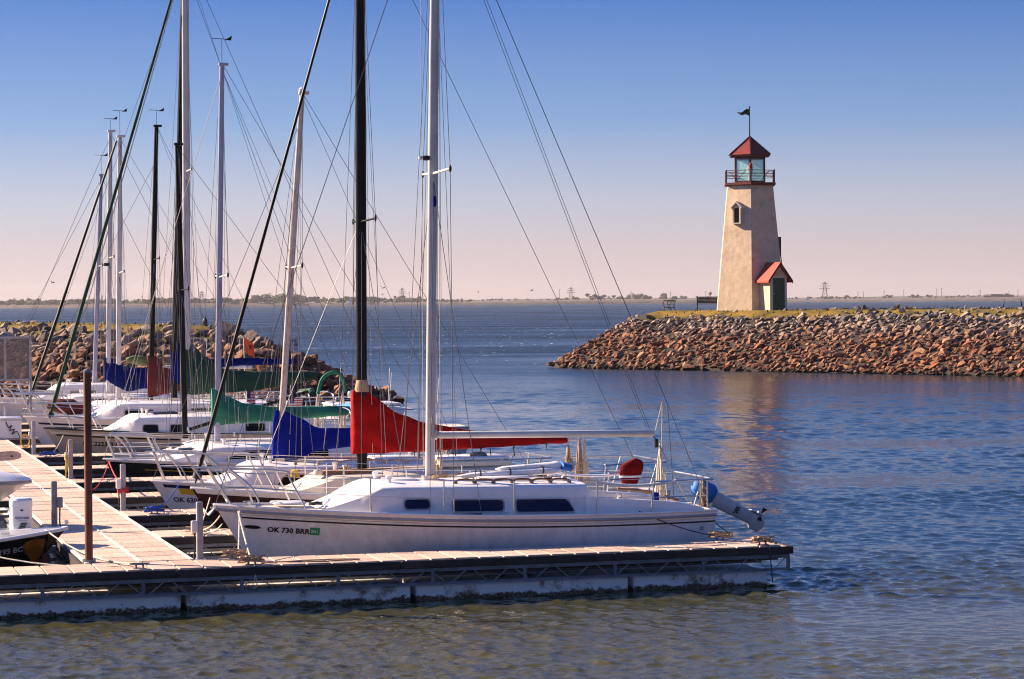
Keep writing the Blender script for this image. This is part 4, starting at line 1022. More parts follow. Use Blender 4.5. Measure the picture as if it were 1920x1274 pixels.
# life buoy cover, stowed board
def buoy(loc):
    t = thing('life_buoy', 'dark red covered horseshoe life buoy on the nearest boat stern rail', 'life buoy', loc, TH)
    rings = []
    for i in range(13):
        f = i / 12; zz = -.19 + .40 * f; w = (.105 + .075 * min(1, f * 1.8)) * (1 if f < .75 else math.sqrt(max(.02, 1 - ((f - .75) / .26) ** 2))); r = []
        for j in range(20):
            a = 2 * math.pi * j / 20; fold = 1 + .07 * math.sin(j * 3.1 + f * 4) * (1 - f) + .05 * math.sin(j * 5 + 1)
            r.append((w * math.cos(a) * fold + .05 * f, .085 * math.sin(a) * fold * (1 if f < .8 else .75), zz + .02 * math.cos(a)))
        rings.append(r)
    c = G().loft(rings).build('cover', 'canvas_buoy', t, True, ang=80)
    G().loft([[(.19 * math.cos(2 * math.pi * j / 20) * q + .02, .10 * math.sin(2 * math.pi * j / 20) * q, z) for j in range(20)] for q, z in ((.96, -.06), (.99, -.06), (.99, -.03), (.96, -.03))]).build('strap', 'white_plastic', c)
    G().beam((.0, .04, -.45), (.0, .04, -.15), .02, .02).build('bracket', 'steel', t)
buoy(W(6.99, 2.2, 1.38))
bd = thing('stowed_awning', 'white rolled awning with blue end lying on the nearest cabin roof', 'awning', W(4.02, 1.35), TH)
def roll(x0, x1, y, z0, z1, r0, r1, matn, name, sd):
    rings = []
    for i in range(19):
        f = i / 18; x = x0 + (x1 - x0) * f; e = min(1, f * 9 + .25, (1 - f) * 9 + .25); rr = (r0 + (r1 - r0) * f) * e
        rings.append([(x, y + 1.8 * rr * math.cos(2 * math.pi * j / 16) * (1 + .22 * noise.noise((x * 3 + sd, j * .8, sd))), z0 + (z1 - z0) * f + rr * math.sin(2 * math.pi * j / 16) * (1 + .3 * noise.noise((x * 4 + sd, j * .9, sd + 4)))) for j in range(16)])
    return G().loft(rings).build(name, matn, bd, True, ang=80)
roll(0, 1.62, -.05, 1.475, 1.53, .035, .055, 'white_plastic', 'roll', 1.0); roll(.62, 1.66, .02, 1.56, 1.60, .03, .055, 'white_plastic', 'roll', 5.0); roll(1.60, 1.78, 0, 1.58, 1.55, .075, .05, 'canvas_sky', 'end_cap', 9.0)
for x in (.35, .8, 1.3): G().loft([[(x + dx, .13 * math.cos(2 * math.pi * j / 14) - .03, 1.50 + .03 * x + .07 * math.sin(2 * math.pi * j / 14)) for j in range(14)] for dx in (-.012, .012)], caps=(False, False)).build('tie_strap', 'rope_dark', bd)

# clutter on its deck and roof
def coil(loc, r, turns, matn, label, tilt=0.0, th=.011):
    pts = [(r * (1 + .12 * math.sin(i * 1.3)) * math.cos(i * .45), r * .8 * (1 + .1 * math.sin(i * .7)) * math.sin(i * .45), .01 + .0022 * i / turns + .008 * math.sin(i * 1.9)) for i in range(14 * turns)]
    o = G().tube(pts, th, 5).build('rope_coil', matn, smooth=True); o.location = loc; o.rotation_euler = (tilt, 0, TH); tag(o, label, 'rope', 'rope coils on the boats')
coil(W(3.75, 1.15, 1.47), .10, 4, 'rope_tan', 'tan rope coil at the foot of the nearest white mast')
coil(W(6.75, .62, 1.03), .10, 4, 'rope_blue', 'blue rope coil on the nearest boat cockpit edge')
coil(W(7.35, .75, .99), .12, 5, 'rope_white', 'white rope heap on the nearest boat stern')
coil(W(7.15, 1.0, .99), .11, 4, 'rope_tan', 'tan rope heap beside the stern ladder')
coil(W(1.9, 1.0, 1.15), .09, 3, 'rope_dark', 'dark rope coil on the nearest foredeck')
b = B1
for y, x1 in ((-.30, 5.1), (-.22, 5.15), (.24, 5.1)): b.line((3.2, y * .4, 1.50), (x1, y, 1.445), .006, 'rope_white', 'control_line', .012)
for x, y in ((5.05, -.34), (5.05, .34)): G().lathe([(.045, 0), (.045, .02), (.03, .05), (.045, .085), (.045, .095), (.02, .10)], (x, y, 1.41), 14).build('winch', 'steel', b.root, True)
for x, y in ((4.85, -.25), (4.85, -.18), (4.85, .2)): G().bevbox((x, y, 1.43), (.10, .03, .035), .008).build('rope_clutch', 'rubber', b.root, True)
for side in (-1, 1):
    G().lathe([(.03, 0), (.03, .06), (.045, .09), (.05, .12), (.02, .13)], (2.42, side * .42, 1.42), 12).build('vent', 'white_plastic', b.root, True)
    for x in (.55, 3.9, 6.75):
        p = b.hp(b.q_at(x, 0), 0, side); o = G().tube([(x - .09, p.y * .93, p.z + .055), (x, p.y * .93, p.z + .05), (x + .09, p.y * .93, p.z + .055)], [.006, .012, .006], 7).build('deck_cleat', 'steel', b.root, True); G().beam((x, p.y * .93, p.z), (x, p.y * .93, p.z + .05), .05, .02).build('cleat_foot', 'steel', o)
    p = b.hp(b.q_at(3.2, 0), 0, side); G().bevbox((3.2, p.y * .94, p.z + .02), (.8, .03, .02), .004).build('jib_track', 'rubber', b.root)
    p0, p1 = b.hp(b.q_at(1.0, 0), 0, side), b.hp(b.q_at(2.4, 0), 0, side)
    b.line((1.0, p0.y * .9, p0.z + .04), (3.1, p1.y * .82, p1.z + .06), .007, 'rope_white', 'jib_sheet', .02)
o = G().bevbox((1.05, 0, 1.17), (.45, .42, .035), .012).build('anchor_locker_lid', 'gel_white', b.root, True)
b.line((.3, .05, 1.18), (-.06, 0, 1.13), .012, 'steel', 'anchor_shank'); G().slab([(-.10, -.10, 1.03), (-.10, .10, 1.03), (.02, .03, 1.15), (.02, -.03, 1.15)], (1, 0, -.6), .015).build('anchor_fluke', 'galv_light', b.root)
o = G().bevbox((5.27, 0, 1.22), (.03, .5, .36), .01).build('companionway_board', 'teak', b.root, True)
G().tube(smooth_path([(6.95, 0, 1.02), (6.5, .02, 1.16), (6.0, .03, 1.22)], 5), .018, 7).build('tiller', 'teak', b.root, True)
for z in (5.6, 8.2): G().tube([(3.19 + .0178 * (z - 4.5), .08, z - .12), (3.19 + .0178 * (z - 4.5), .08, z + .12)], .012, 6).build('mast_cleat', 'steel', b.root)
for z0, dx in ((1.9, .05), (2.35, -.05), (1.72, .0)): G().tube(smooth_path([(3.2 + dx, -.075, z0), (3.18 + dx, -.085, z0 - .2), (3.2 + dx, -.08, z0 - .32), (3.23 + dx, -.08, z0 - .15), (3.2 + dx, -.075, z0)], 5), .007, 5).build('halyard_hank', 'rope_tan', b.root, True)

# ---- 2: maroon boat with black mast and red sail cover
b = Boat('sailboat', 'maroon-hulled sailboat with thick black mast and red sail cover', .86, 5.62, 7.7, 2.5, 1.08, .90, .88)
b.hull('gel_maroon', 'gel_cream'); b.stripe(.0, .07, 'gel_white', .005, name='sheer_band')
b.cabin(1.5, 2.15, 5.2, 1.25, 1.30, .86, 'gel_cream'); b.window([(2.32, .95), (2.75, .94), (2.75, 1.12), (2.36, 1.12)], 'glass_black', .07, 'gel_cream'); b.window([(3.1, .95), (3.5, .95), (3.5, 1.12), (3.1, 1.12)], 'glass_black', .07, 'gel_cream')
b.cover([(2.60, 1.56, 2.58, .10), (2.66, 1.56, 2.60, .155), (2.84, 1.56, 2.58, .165), (3.0, 1.56, 2.46, .14), (3.35, 1.57, 2.20, .11), (3.9, 1.575, 2.02, .11), (4.6, 1.60, 1.90, .10), (6.22, 1.655, 1.755, .08)], 'canvas_red', .03)
b.mast(2.76, 1.25, 2.80, 10.6, .088, 'alu_black'); b.spreaders(5.3, .8, 'alu_black', .018); b.shrouds(2.85, 1.08); b.boom(2.85, 1.74, 6.5, 1.705, .022, 'alu_white')
G().lathe([(.115, -.02), (.12, .03), (.10, .12), (.09, .17), (.02, .18)], (2.77, 0, 2.58), 12).build('cover_collar', 'rope_tan', b.root, True)
b.furled((.06, 0, 1.16), (2.76, 0, 10.5), .034, 'alu_black'); b.line((2.84, 0, 10.55), (7.6, 0, .95), .005, name='backstay'); b.line((2.8, 0, 5.4), (1.0, 0, 1.1), .004, name='baby_stay')
b.pulpit(1.25, .55, .3); b.lifelines([2.0, 3.0, 4.1, 5.2], .52, aft=6.4); b.pushpit(6.5, .48); b.coaming(5.2, 7.2, .22, .12, .95, 'gel_cream')
b.hatch(4.0, 5.15, 1.33, .9, .10, 'gel_cream'); G().bevbox((4.55, 0, 1.46), (1.15, .8, .05), .02).build('pop_top', 'white_plastic', b.root, True); b.stripe(.22, .25, 'gel_cream', .02)
hl = G(); hl.box((4.6, -.83, 1.2), (1.2, .02, .09)); hl.build('cabin_band', 'gel_maroon', b.root)
o = G().beam((2.0, -.45, 1.30), (2.85, -.5, 1.32), .10, .07).build('whisker_pole', 'teak', b.root); G().bevbox((1.95, -.45, 1.31), (.14, .12, .09), .02).build('pole_end', 'rope_white', o)
for x in (3.7, 4.3, 4.9, 5.3): b.line((x, -.02, 1.60), (x + .02, -.02, 1.46), .010, 'rope_dark', 'cover_tie')
b.ropes(6.25, 0, 1.64, 1.16, 12, 'rope_tan', 'sheet_bundle', .055, .012); b.ropes(6.45, 0, 1.78, .95, 12, 'rope_tan', 'sheet_bundle', .06, .012); b.ropes(6.52, -.05, 1.74, .92, 8, 'rope_white', 'sheet_bundle', .06, .009)
b.line((6.2, 0, 1.66), (6.45, 0, 1.80), .006, 'rope_dark', 'outhaul')
B2 = b
# shaggy bundle on its cockpit
rings = []
for i in range(7):
    t = i / 6; rr = .15 * math.sin(math.pi * (.1 + .8 * t)) ** .7
    rings.append([(rr * 1.25 * math.cos(2 * math.pi * j / 12) * (1 + .2 * noise.noise((i * 1.3, j * 1.1, 0))) + .05 * t, rr * math.sin(2 * math.pi * j / 12), .22 * t + .03 * noise.noise((j * 2.1, i, 1))) for j in range(12)])
o = G().loft(rings).build('canvas_bundle', 'hide', smooth=True, ang=80); o.location = W(5.5, 5.55, 1.33); o.rotation_euler = (0, 0, TH); tag(o, 'tan and grey shaggy bundle on the maroon boat roof', 'bundle')

# ---- 3: white boat with yellow and navy stripes, leaning old mast, blue cover
b = Boat('sailboat', 'white sailboat with yellow and navy bow stripes and leaning mast', .77, 9.45, 7.0, 2.4, .93, .78, .76)
b.hull('gel_white'); b.stripe(.035, .09, 'gel_navy', .02); b.stripe(.095, .20, 'gel_yellow', .05, .6)
b.text('OK 6306 BR', .36, .34, .12, 'ink_navy', slant=-.2)
b.cabin(1.05, 1.75, 4.9, 1.19, 1.15, .84); b.window([(2.0, .82), (3.3, .82), (3.3, 1.0), (2.2, 1.02)], 'glass_black', .05, 'gel_maroon'); b.window([(3.5, .86), (4.4, .86), (4.4, 1.0), (3.5, 1.0)], 'glass_black', .05, 'gel_white')
b.mast(2.23, 1.22, 2.70, 7.66, .058, 'alu_old'); b.spreaders(4.62, .72, 'alu_white', .016); b.shrouds(2.3, 1.02)
b.cover([(2.10, 1.20, 1.45, .06), (2.14, 1.20, 2.12, .075), (2.30, 1.20, 2.13, .10), (2.55, 1.24, 2.0, .11), (2.95, 1.40, 1.79, .11), (3.6, 1.45, 1.78, .10), (5.4, 1.52, 1.70, .08)], 'canvas_blue', .022, seed=5)
b.line((.02, 0, .98), (2.62, 0, 7.1), .005, name='forestay'); b.line((2.73, 0, 7.65), (6.9, 0, .85), .005, name='backstay'); b.line((2.71, 0, 7.6), (5.3, 0, 1.75), .004, name='topping_lift')
b.line((2.2, -.06, 1.3), (2.5, -.06, 5.8), .005, 'rope_white', 'halyard'); b.line((3.05, -.12, 1.80), (3.0, -.13, 1.42), .008, 'rope_white', 'cover_tie')
b.pulpit(1.15, .5, .1); b.lifelines([1.8, 2.7, 3.6, 4.6], .48, aft=5.6); b.pushpit(5.8, .45); b.coaming(4.9, 6.6, .2, .12, .9); b.hatch(3.9, 4.85, 1.2, .8, .06, 'gel_white')
b.handrail(2.4, 4.4, 5, .72, 'rope_tan')
G().lathe([(.02, 1.71), (.06, 1.72), (.06, 1.76), (.02, 1.79)], (2.70, 0, 6.0), 10).build('anchor_light', 'white_plastic', b.root)
for side in (-1, 1):  # boarding ladder stowed along the side deck
    pass
lad = thing('boarding_ladder', 'pale folding ladder lying along the yellow-striped boat deck', 'ladder', W(3.55, 8.55), TH)
for z, dz in ((.98, .0), (1.12, .0)): G().tube([(0, dz, z), (1.6, dz, z + .01)], .014, 6).build('ladder_rail', 'teak', lad)
for k in range(5): G().tube([(.2 + .3 * k, 0, .985), (.30 + .3 * k, 0, 1.12)], .012, 6).build('ladder_rung', 'alu_black', lad)
o = G().bevbox((0, 0, 0), (.16, .12, .14), .02).build('cord_box', 'gel_yellow', smooth=True); o.location = W(3.1, 8.5, 1.06); tag(o, 'small yellow box on the striped boat deck below the blue cover', 'box')
B3 = b

# ---- 4: black hull, green cover
b = Boat('sailboat', 'black-hulled sailboat with yellow line and bright green sail cover', .86, 17.15, 7.4, 2.45, .84, .72, .72)
b.hull('gel_black'); b.stripe(.0, .035, 'gel_white', .004, name='sheer_band'); b.stripe(.17, .185, 'gel_yellow', .09); b.patch(.30, .40, .10, .22, 'tag_green', 'registration_sticker')
b.cabin(1.2, 2.15, 5.0, 1.08, 1.06, .82); b.window([(2.35, .83), (3.35, .83), (3.35, 1.0), (2.75, 1.0)], 'glass_black', .03, 'gel_white'); b.window([(3.6, .83), (4.5, .83), (4.5, .98), (3.6, .98)], 'glass_black', .03, 'gel_white')
b.mast(2.33, 1.10, 2.50, 8.9, .062, 'alu_blue'); b.spreaders(4.55, .75, 'alu_white', .016); b.shrouds(2.4, 1.0); b.wind_vane(.5); b.hatch(1.55, 2.0, .97, .5, .06, 'gel_black')
b.cover([(2.22, 1.48, 2.25, .08), (2.36, 1.48, 2.24, .10), (2.55, 1.50, 2.08, .11), (2.9, 1.52, 1.93, .11), (3.5, 1.54, 1.85, .11), (4.4, 1.60, 1.84, .10), (5.4, 1.66, 1.83, .08)], 'canvas_green', .018, seed=9)
b.line((.02, 0, .9), (2.48, 0, 8.7), .006, name='forestay'); b.line((2.53, 0, 8.9), (7.3, 0, .8), .005, name='backstay'); b.line((2.51, 0, 8.8), (5.4, 0, 1.9), .004, name='topping_lift')
b.pulpit(1.2, .48, .08); b.lifelines([2.0, 3.0, 4.0, 5.0], .5, aft=6.0); b.pushpit(6.1, .45); b.coaming(5.0, 7.0, .18, .1, .9)
for x in (2.75, 2.95): b.line((x, -.13, 1.86), (x, -.13, 1.46), .007, 'rope_white', 'cover_tie')

# ---- 5: low white boat with thin black mast and raised black boom
b = Boat('sailboat', 'low white sailboat with slim black mast and raised black boom', 1.5, 21.0, 6.6, 2.4, .70, .62, .62)
b.hull('gel_white'); b.cabin(.9, 1.9, 4.4, .94, .95, .78); b.window([(2.0, .72), (3.0, .72), (3.0, .85), (2.3, .85)], 'glass_black', .03, 'gel_white')
b.mast(1.62, .96, 1.50, 7.5, .062, 'alu_black'); b.spreaders(4.3, .7, 'alu_black', .015); b.shrouds(1.7, .95); b.boom(1.70, 1.22, 4.4, 2.0, .04, 'alu_black'); b.hatch(1.2, 1.6, .85, .45, .05, 'gel_black')
b.line((.02, 0, .75), (1.52, 0, 6.2), .005, name='forestay'); b.line((1.52, 0, 7.45), (6.5, 0, .7), .005, name='backstay'); b.pulpit(1.0, .45, .06); b.lifelines([1.9, 2.9, 3.9], .45, aft=5.0); b.pushpit(5.2, .45); b.coaming(4.4, 6.2, .16, .1, .85)
# green arch with ropes at its stern
o = G().tube(smooth_path([(4.62, .0, 1.95), (4.72, 0, 2.28), (4.93, 0, 2.42), (5.15, 0, 2.36), (5.28, 0, 1.98)], 5), .042, 9).build('rope_arch', 'canvas_green', b.root, True)
b.ropes(4.62, 0, 2.0, 1.1, 7, 'rope_white', 'rope_tail', .10); b.ropes(5.2, 0, 2.05, 1.15, 9, 'rope_white', 'rope_tail', .10)

# ---- 6: tan hull, tall white mast, dark green cover
b = Boat('sailboat', 'large tan-hulled sailboat with tallest white mast and dark green cover', .42, 25.05, 8.7, 2.8, 1.10, .93, .92)
b.hull('gel_tan', toe='stripe_black'); b.stripe(.12, .16, 'stripe_black', .02); b.stripe(.06, .115, 'gel_cream', .01, name='sheer_band'); b.text('OK 2223 AB', .85, .36, .15, 'ink'); b.patch(1.66, 1.80, .20, .33, 'tag_red', 'registration_sticker')
b.cabin(1.45, 2.1, 6.2, 1.36, 1.34, 1.0); b.stripe(.30, .31, 'gel_cream', .03)
b.window([(2.18, .99), (2.53, .985), (2.53, 1.175), (2.18, 1.18)], 'glass_black', .06, 'gel_grey'); b.window([(2.82, .98), (3.2, .98), (3.2, 1.165), (2.82, 1.17)], 'glass_black', .06, 'gel_grey'); b.window([(4.6, .98), (5.05, .98), (5.05, 1.16), (4.6, 1.16)], 'glass_black', .05, 'gel_grey')
b.mast(3.37, 1.38, 3.42, 12.4, .09, 'alu_white', .9); b.spreaders(7.15, .55, 'alu_white', .018); b.shrouds(3.4, 1.2); b.hatch(2.5, 3.1, 1.39, .8, .05, 'gel_black'); b.hatch(4.2, 5.6, 1.38, .9, .07, 'gel_navy')
b.cover([(3.22, 1.82, 3.1, .12), (3.45, 1.82, 3.08, .13), (3.8, 1.84, 2.75, .13), (4.3, 1.86, 2.42, .13), (5.0, 1.90, 2.36, .12), (5.7, 2.0, 2.35, .11), (6.5, 2.15, 2.34, .08)], 'canvas_darkgreen', .022, seed=13)
b.furled((.12, 0, 1.32), (3.38, 0, 12.25), .05, 'canvas_darkgreen'); b.line((3.45, 0, 12.3), (8.5, 0, 1.0), .006, name='backstay'); b.line((3.44, 0, 12.2), (6.6, 0, 2.4), .005, name='topping_lift'); b.line((3.35, 0, 12.0), (.42, -.02, 1.9), .012, 'rope_white', 'halyard')
b.pulpit(1.3, .58, .25); b.lifelines([2.1, 3.1, 4.1, 5.1, 6.1], .55, aft=7.2); b.pushpit(7.3, .5); b.coaming(6.2, 8.2, .2, .12, 1.05)
# ---- 7: tall black mast with upright blue wrap
b = Boat('sailboat', 'sailboat with very tall black mast and upright blue cover', .3, 29.0, 8.4, 2.6, 1.20, 1.04, 1.02)
b.hull('gel_white'); b.stripe(.12, .17, 'gel_navy', .03); b.cabin(1.5, 2.3, 6.0, 1.52, 1.48, .95); b.window([(2.4, 1.2), (3.1, 1.2), (3.1, 1.36), (2.4, 1.36)], 'glass_black', .05); b.window([(3.9, 1.2), (4.6, 1.2), (4.6, 1.36), (3.9, 1.36)], 'glass_black', .05)
b.mast(3.76, 1.55, 4.13, 12.6, .085, 'alu_black', .9); b.spreaders(6.8, .8, 'alu_black', .018); b.shrouds(3.85, 1.12)
b.cover([(3.68, 1.92, 3.0, .07), (3.86, 1.92, 3.06, .10), (3.95, 2.0, 2.9, .10), (4.15, 2.25, 2.6, .09), (5.4, 2.4, 2.6, .09), (6.9, 2.42, 2.56, .07)], 'canvas_navy', .02, seed=29)
b.line((.02, 0, 1.25), (4.1, 0, 12.4), .005, name='forestay'); b.line((4.16, 0, 12.5), (8.3, 0, 1.1), .006, name='backstay'); b.pulpit(1.25, .55, .2); b.lifelines([2.2, 3.3, 4.4, 5.5], .52, aft=6.7); b.pushpit(6.9, .5)
# ---- 8: black mast with red cover
b = Boat('sailboat', 'white sailboat with black mast and dark red sail cover', .6, 33.0, 7.6, 2.5, 1.1, .95, .93)
b.hull('gel_cream'); b.stripe(.12, .16, 'gel_maroon', .03); b.cabin(1.5, 2.3, 5.4, 1.3, 1.28, .9); b.window([(2.5, 1.08), (3.2, 1.08), (3.2, 1.2), (2.5, 1.2)], 'glass_black', .05)
b.mast(3.42, 1.3, 3.65, 8.78, .07, 'alu_black'); b.spreaders(5.2, .7, 'alu_black', .016); b.shrouds(3.5, 1.05); b.wind_vane(.4)
b.cover([(3.34, 1.5, 2.62, .10), (3.56, 1.5, 2.6, .12), (3.8, 1.55, 2.35, .12), (4.0, 1.6, 2.2, .12), (4.6, 1.7, 2.0, .08)], 'canvas_darkred', .03, seed=23); b.boom(3.5, 2.3, 6.2, 2.25, .045, 'alu_white')
b.line((.02, 0, 1.15), (3.6, 0, 7.8), .005, name='forestay'); b.line((3.68, 0, 8.75), (7.5, 0, 1.0), .005, name='backstay'); b.line((3.68, 0, 8.75), (6.1, 0, 2.3), .004, name='topping_lift'); b.pulpit(1.25, .55, .2); b.lifelines([2.1, 3.1, 4.1, 5.1], .52, aft=6.2); b.pushpit(6.3, .5); b.coaming(5.4, 7.2, .2, .1, .95)
# ---- 9: white mast, blue cover, black furled jib
b = Boat('sailboat', 'white sailboat with blue sail cover and black furled jib', .98, 36.9, 7.4, 2.5, 1.06, .94, .92)
b.hull('gel_white'); b.stripe(.15, .18, 'stripe_black', .03); b.cabin(1.4, 2.1, 5.1, 1.22, 1.20, .9); b.window([(2.2, 1.04), (2.9, 1.04), (2.9, 1.14), (2.2, 1.14)], 'glass_black', .03)
b.mast(2.66, 1.24, 2.78, 8.76, .075, 'alu_white'); b.spreaders(4.9, .7, 'alu_white', .016); b.shrouds(2.75, 1.05); b.boom(2.75, 1.86, 5.3, 1.84, .045, 'alu_white'); b.wind_vane(.7)
b.cover([(2.34, 1.85, 2.1, .05), (2.46, 1.74, 2.33, .09), (2.7, 1.6, 2.3, .12), (2.95, 1.5, 2.1, .12), (3.4, 1.58, 1.98, .11), (5.1, 1.7, 1.95, .08)], 'canvas_navy', .02, seed=17)
b.furled((.1, 0, 1.14), (2.68, 0, 8.66), .055, 'alu_black'); b.line((2.8, 0, 8.7), (7.3, 0, 1.0), .005, name='backstay'); b.pulpit(1.25, .5, .2); b.lifelines([2.1, 3.1, 4.1, 5.1], .5, aft=6.0); b.pushpit(6.2, .48); b.coaming(5.1, 6.9, .2, .1, .95)
# ---- 10, 11: farthest boats
b = Boat('sailboat', 'white sailboat second from the far end with wind vane on its mast', .5, 40.8, 7.6, 2.5, 1.1, .95, .95)
b.hull('gel_white'); b.cabin(1.5, 2.3, 5.4, 1.28, 1.26, .9); b.window([(2.5, 1.06), (3.3, 1.06), (3.3, 1.18), (2.5, 1.18)], 'glass_black', .05); b.mast(3.33, 1.28, 3.47, 9.18, .075, 'alu_white'); b.spreaders(5.4, .7, 'alu_white', .016); b.shrouds(3.4, 1.05); b.wind_vane(.35)
G().bevbox((3.3, -.05, 5.2), (.16, .08, .10), .02).build('radar_reflector', 'rubber', b.root, True)
b.cover([(3.2, 1.7, 2.4, .10), (3.5, 1.7, 2.38, .12), (3.9, 1.72, 2.1, .12), (6.2, 1.8, 2.0, .09)], 'canvas_navy', .02, seed=31); b.line((.02, 0, 1.15), (3.45, 0, 9.0), .006, name='forestay'); b.line((3.5, 0, 9.1), (7.5, 0, 1.0), .006, name='backstay'); b.pulpit(1.25, .55, .2); b.lifelines([2.1, 3.1, 4.1, 5.1], .52, aft=6.2); b.pushpit(6.3, .5)
b = Boat('sailboat', 'farthest white sailboat with the shortest mast, at the far end of the row', .5, 44.6, 7.2, 2.4, 1.1, .98, .95)
b.hull('gel_white'); b.cabin(1.5, 2.3, 5.2, 1.5, 1.45, .88); b.window([(2.5, 1.15), (3.3, 1.15), (3.3, 1.3), (2.5, 1.3)], 'glass_black', .05); b.mast(3.36, 1.5, 3.64, 8.06, .07, 'alu_blue'); b.spreaders(5.2, .7, 'alu_white', .016); b.shrouds(3.4, 1.0); b.wind_vane(.6)
b.line((.02, 0, 1.15), (3.6, 0, 7.9), .006, name='forestay'); b.line((3.66, 0, 8.0), (7.1, 0, 1.0), .006, name='backstay'); b.pulpit(1.2, .55, .2); b.lifelines([2.1, 3.1, 4.1], .52, aft=6.0); b.pushpit(6.0, .5)

# working gear on the boats behind: winches, vents, sheets, hoops, instruments
random.seed(77)
for i, b in enumerate(BOATS[1:11]):
    c = b.c; xe = c['xc']
    for side in (-1, 1):
        for x, y in ((xe + .35, .8), (xe - .2, .35)):
            zz = b.deckz(x) + (.2 if x > xe else .02) + (b.cab(x)[1] + .03 if x < xe else 0); G().lathe([(.05, 0), (.05, .02), (.035, .05), (.05, .09), (.05, .1), (.02, .11)], (x, side * y, zz), 12).build('winch', 'steel', b.root, True)
        zd, h, w = b.cab(c['xb'] + .25); G().lathe([(.03, 0), (.03, .06), (.045, .09), (.055, .13), (.02, .14)], (c['xb'] + .25, side * .4, zd + h + .03), 12).build('vent', 'steel', b.root, True)
        p0, p1 = b.hp(b.q_at(1.2, 0), 0, side), b.hp(b.q_at(xe, 0), 0, side); b.line((1.2, p0.y * .88, p0.z + .05), (xe + .3, p1.y * .8, p1.z + .08), .007, 'rope_white', 'jib_sheet', .03)
    for k in range(3): y = -.25 + .2 * k; zd, h, w = b.cab(xe - .1); b.line((b.mx0 + .1, y * .4, b.mz0 + .06), (xe - .1, y, zd + h + .06), .006, ('rope_white', 'rope_dark', 'rope_red')[k], 'control_line', .01)
    hh = .75 + .15 * (i % 3); zc = b.deckz(xe)
    if i in (1, 2, 4, 6):
        for x, lean in ((xe + .1, -.12), (xe + .45, .1)): G().tube(smooth_path([(x, -.85, zc), (x + lean, -.82, zc + hh * .8), (x + lean, -.6, zc + hh), (x + lean, .6, zc + hh), (x + lean, .82, zc + hh * .8), (x, .85, zc)], 4), .013, 6).build('bimini_hoop', 'steel', b.root, True)
        G().tube([(xe + .05, -.7, zc + hh + .02), (xe + .2, 0, zc + hh + .05), (xe + .05, .7, zc + hh + .02)], [.05, .07, .05], 10).build('furled_bimini', ('canvas_navy', 'canvas_darkgreen', 'canvas_sky')[i % 3], b.root, True)
    if i in (3, 5):
        G().bevbox((b.L - .5, .45, b.zs + .28), (.32, .26, .24), .05).build('stern_locker', 'white_plastic', b.root, True); G().lathe([(.02, 0), (.13, .03), (.15, .1), (.13, .17), (.02, .2)], (b.L - .1, -.5, b.zs + .52), 14).build('grill', 'steel', b.root, True)
    ro = random.uniform(.5, 1.0)
    if i not in (0, 1): G().tube([(b.L - .2, .8, b.zs + .45), (b.L - .12, .82, b.zs + .45 + ro * 1.6)], .007, 5).build('antenna', 'white_plastic', b.root)
    if i: b.ropes(b.L - .35, -.55, b.zs + .52, b.zs + .05, 5, 'rope_white', 'coiled_sheet', .05, .008)
def fender(u, v, z, label, matn='white_plastic'):
    t = thing('fender', label, 'fender', W(u, v, z), TH, 'fenders hung over the sides')
    G().lathe([(.01, -.26), (.05, -.24), (.075, -.18), (.08, 0), (.075, .18), (.05, .24), (.02, .27)], n=14).build('body', matn, t, True); G().tube([(0, 0, .26), (0, .05, .48)], .007, 5).build('lanyard', 'rope_white', t)
fender(3.4, 8.18, .5, 'white fender hanging beside the yellow-striped boat'); fender(2.6, 15.95, .42, 'navy fender on the black hull side', 'canvas_navy'); fender(3.9, 4.35, .62, 'white fender between the maroon boat and the second finger')

# cabin cruiser whose stern shows between the green and the blue covers
b = Boat('cabin_cruiser', 'small white cabin cruiser seen between the green and blue covers', 7.1, 29.3, 4.6, 2.2, .80, .74, .72, cat='cabin cruiser', group='motorboats')
b.hull('gel_white'); b.cabin(.7, 1.1, 2.9, 1.30, 1.30, .85); b.window([(1.2, 1.0), (1.6, 1.0), (1.6, 1.18), (1.25, 1.18)], 'glass_black', .04); b.window([(1.8, 1.0), (2.5, 1.0), (2.4, 1.18), (1.8, 1.18)], 'glass_black', .04)
G().box((1.9, 0, 1.36), (1.8, 1.5, .05)).build('hard_top', 'gel_white', b.root)

# ------------------------------------------------------------------ left foreground: bass boat, boat lift tank, runabout
# these lie with the bow toward the walkway, so their x axis points left
b = Boat('bass_boat', 'black bass boat with white gunwale, bow toward the walkway', -1.42, 2.35, 5.2, 2.1, .84, .66, .62, rake=.85, sm=.5, tb=.9, cat='bass boat', rz=math.pi, group='motorboats')
b.flare = .9
b.hull('gel_black', 'gel_grey', None); b.rubrail(.015, .028, 'white_plastic')
def far_side_text(bt, body, xmax, d, size, matn, name):      # the camera sees the starboard (+y) side of this reversed hull
    vs, fs = text_geo(body, size); w = max(p.x for p in vs); out = []
    for p in vs:
        xx = xmax - p.x; dd = d - p.y; q = bt.q_at(xx, dd); out.append(bt.hp(q, dd, 1) + bt.nrm(q, dd, 1) * .008)
    return G().add(out, fs).build(name, matn, bt.hull_o)
far_side_text(b, 'OK 4195 BC', 1.27, .26, .115, 'ink_grey', 'registration_number')
vs = []
for x, d in ((.62, .12), (.50, .10), (.34, .12), (.36, .30), (.42, .52), (.50, .50), (.60, .32), (.68, .18)):
    q = b.q_at(x, d); vs.append(b.hp(q, d, 1) + b.nrm(q, d, 1) * .006)
G().add(vs, [tuple(range(8))]).build('painted_reflection', 'copper_reflection', b.hull_o)  # warm reflection on the black hull, put in as a coloured patch
vs = []
for x, d in ((.30, .06), (.06, .04), (.17, .22), (.34, .46), (.30, .22)):
    q = b.q_at(x, d); vs.append(b.hp(q, d, 1) + b.nrm(q, d, 1) * .006)
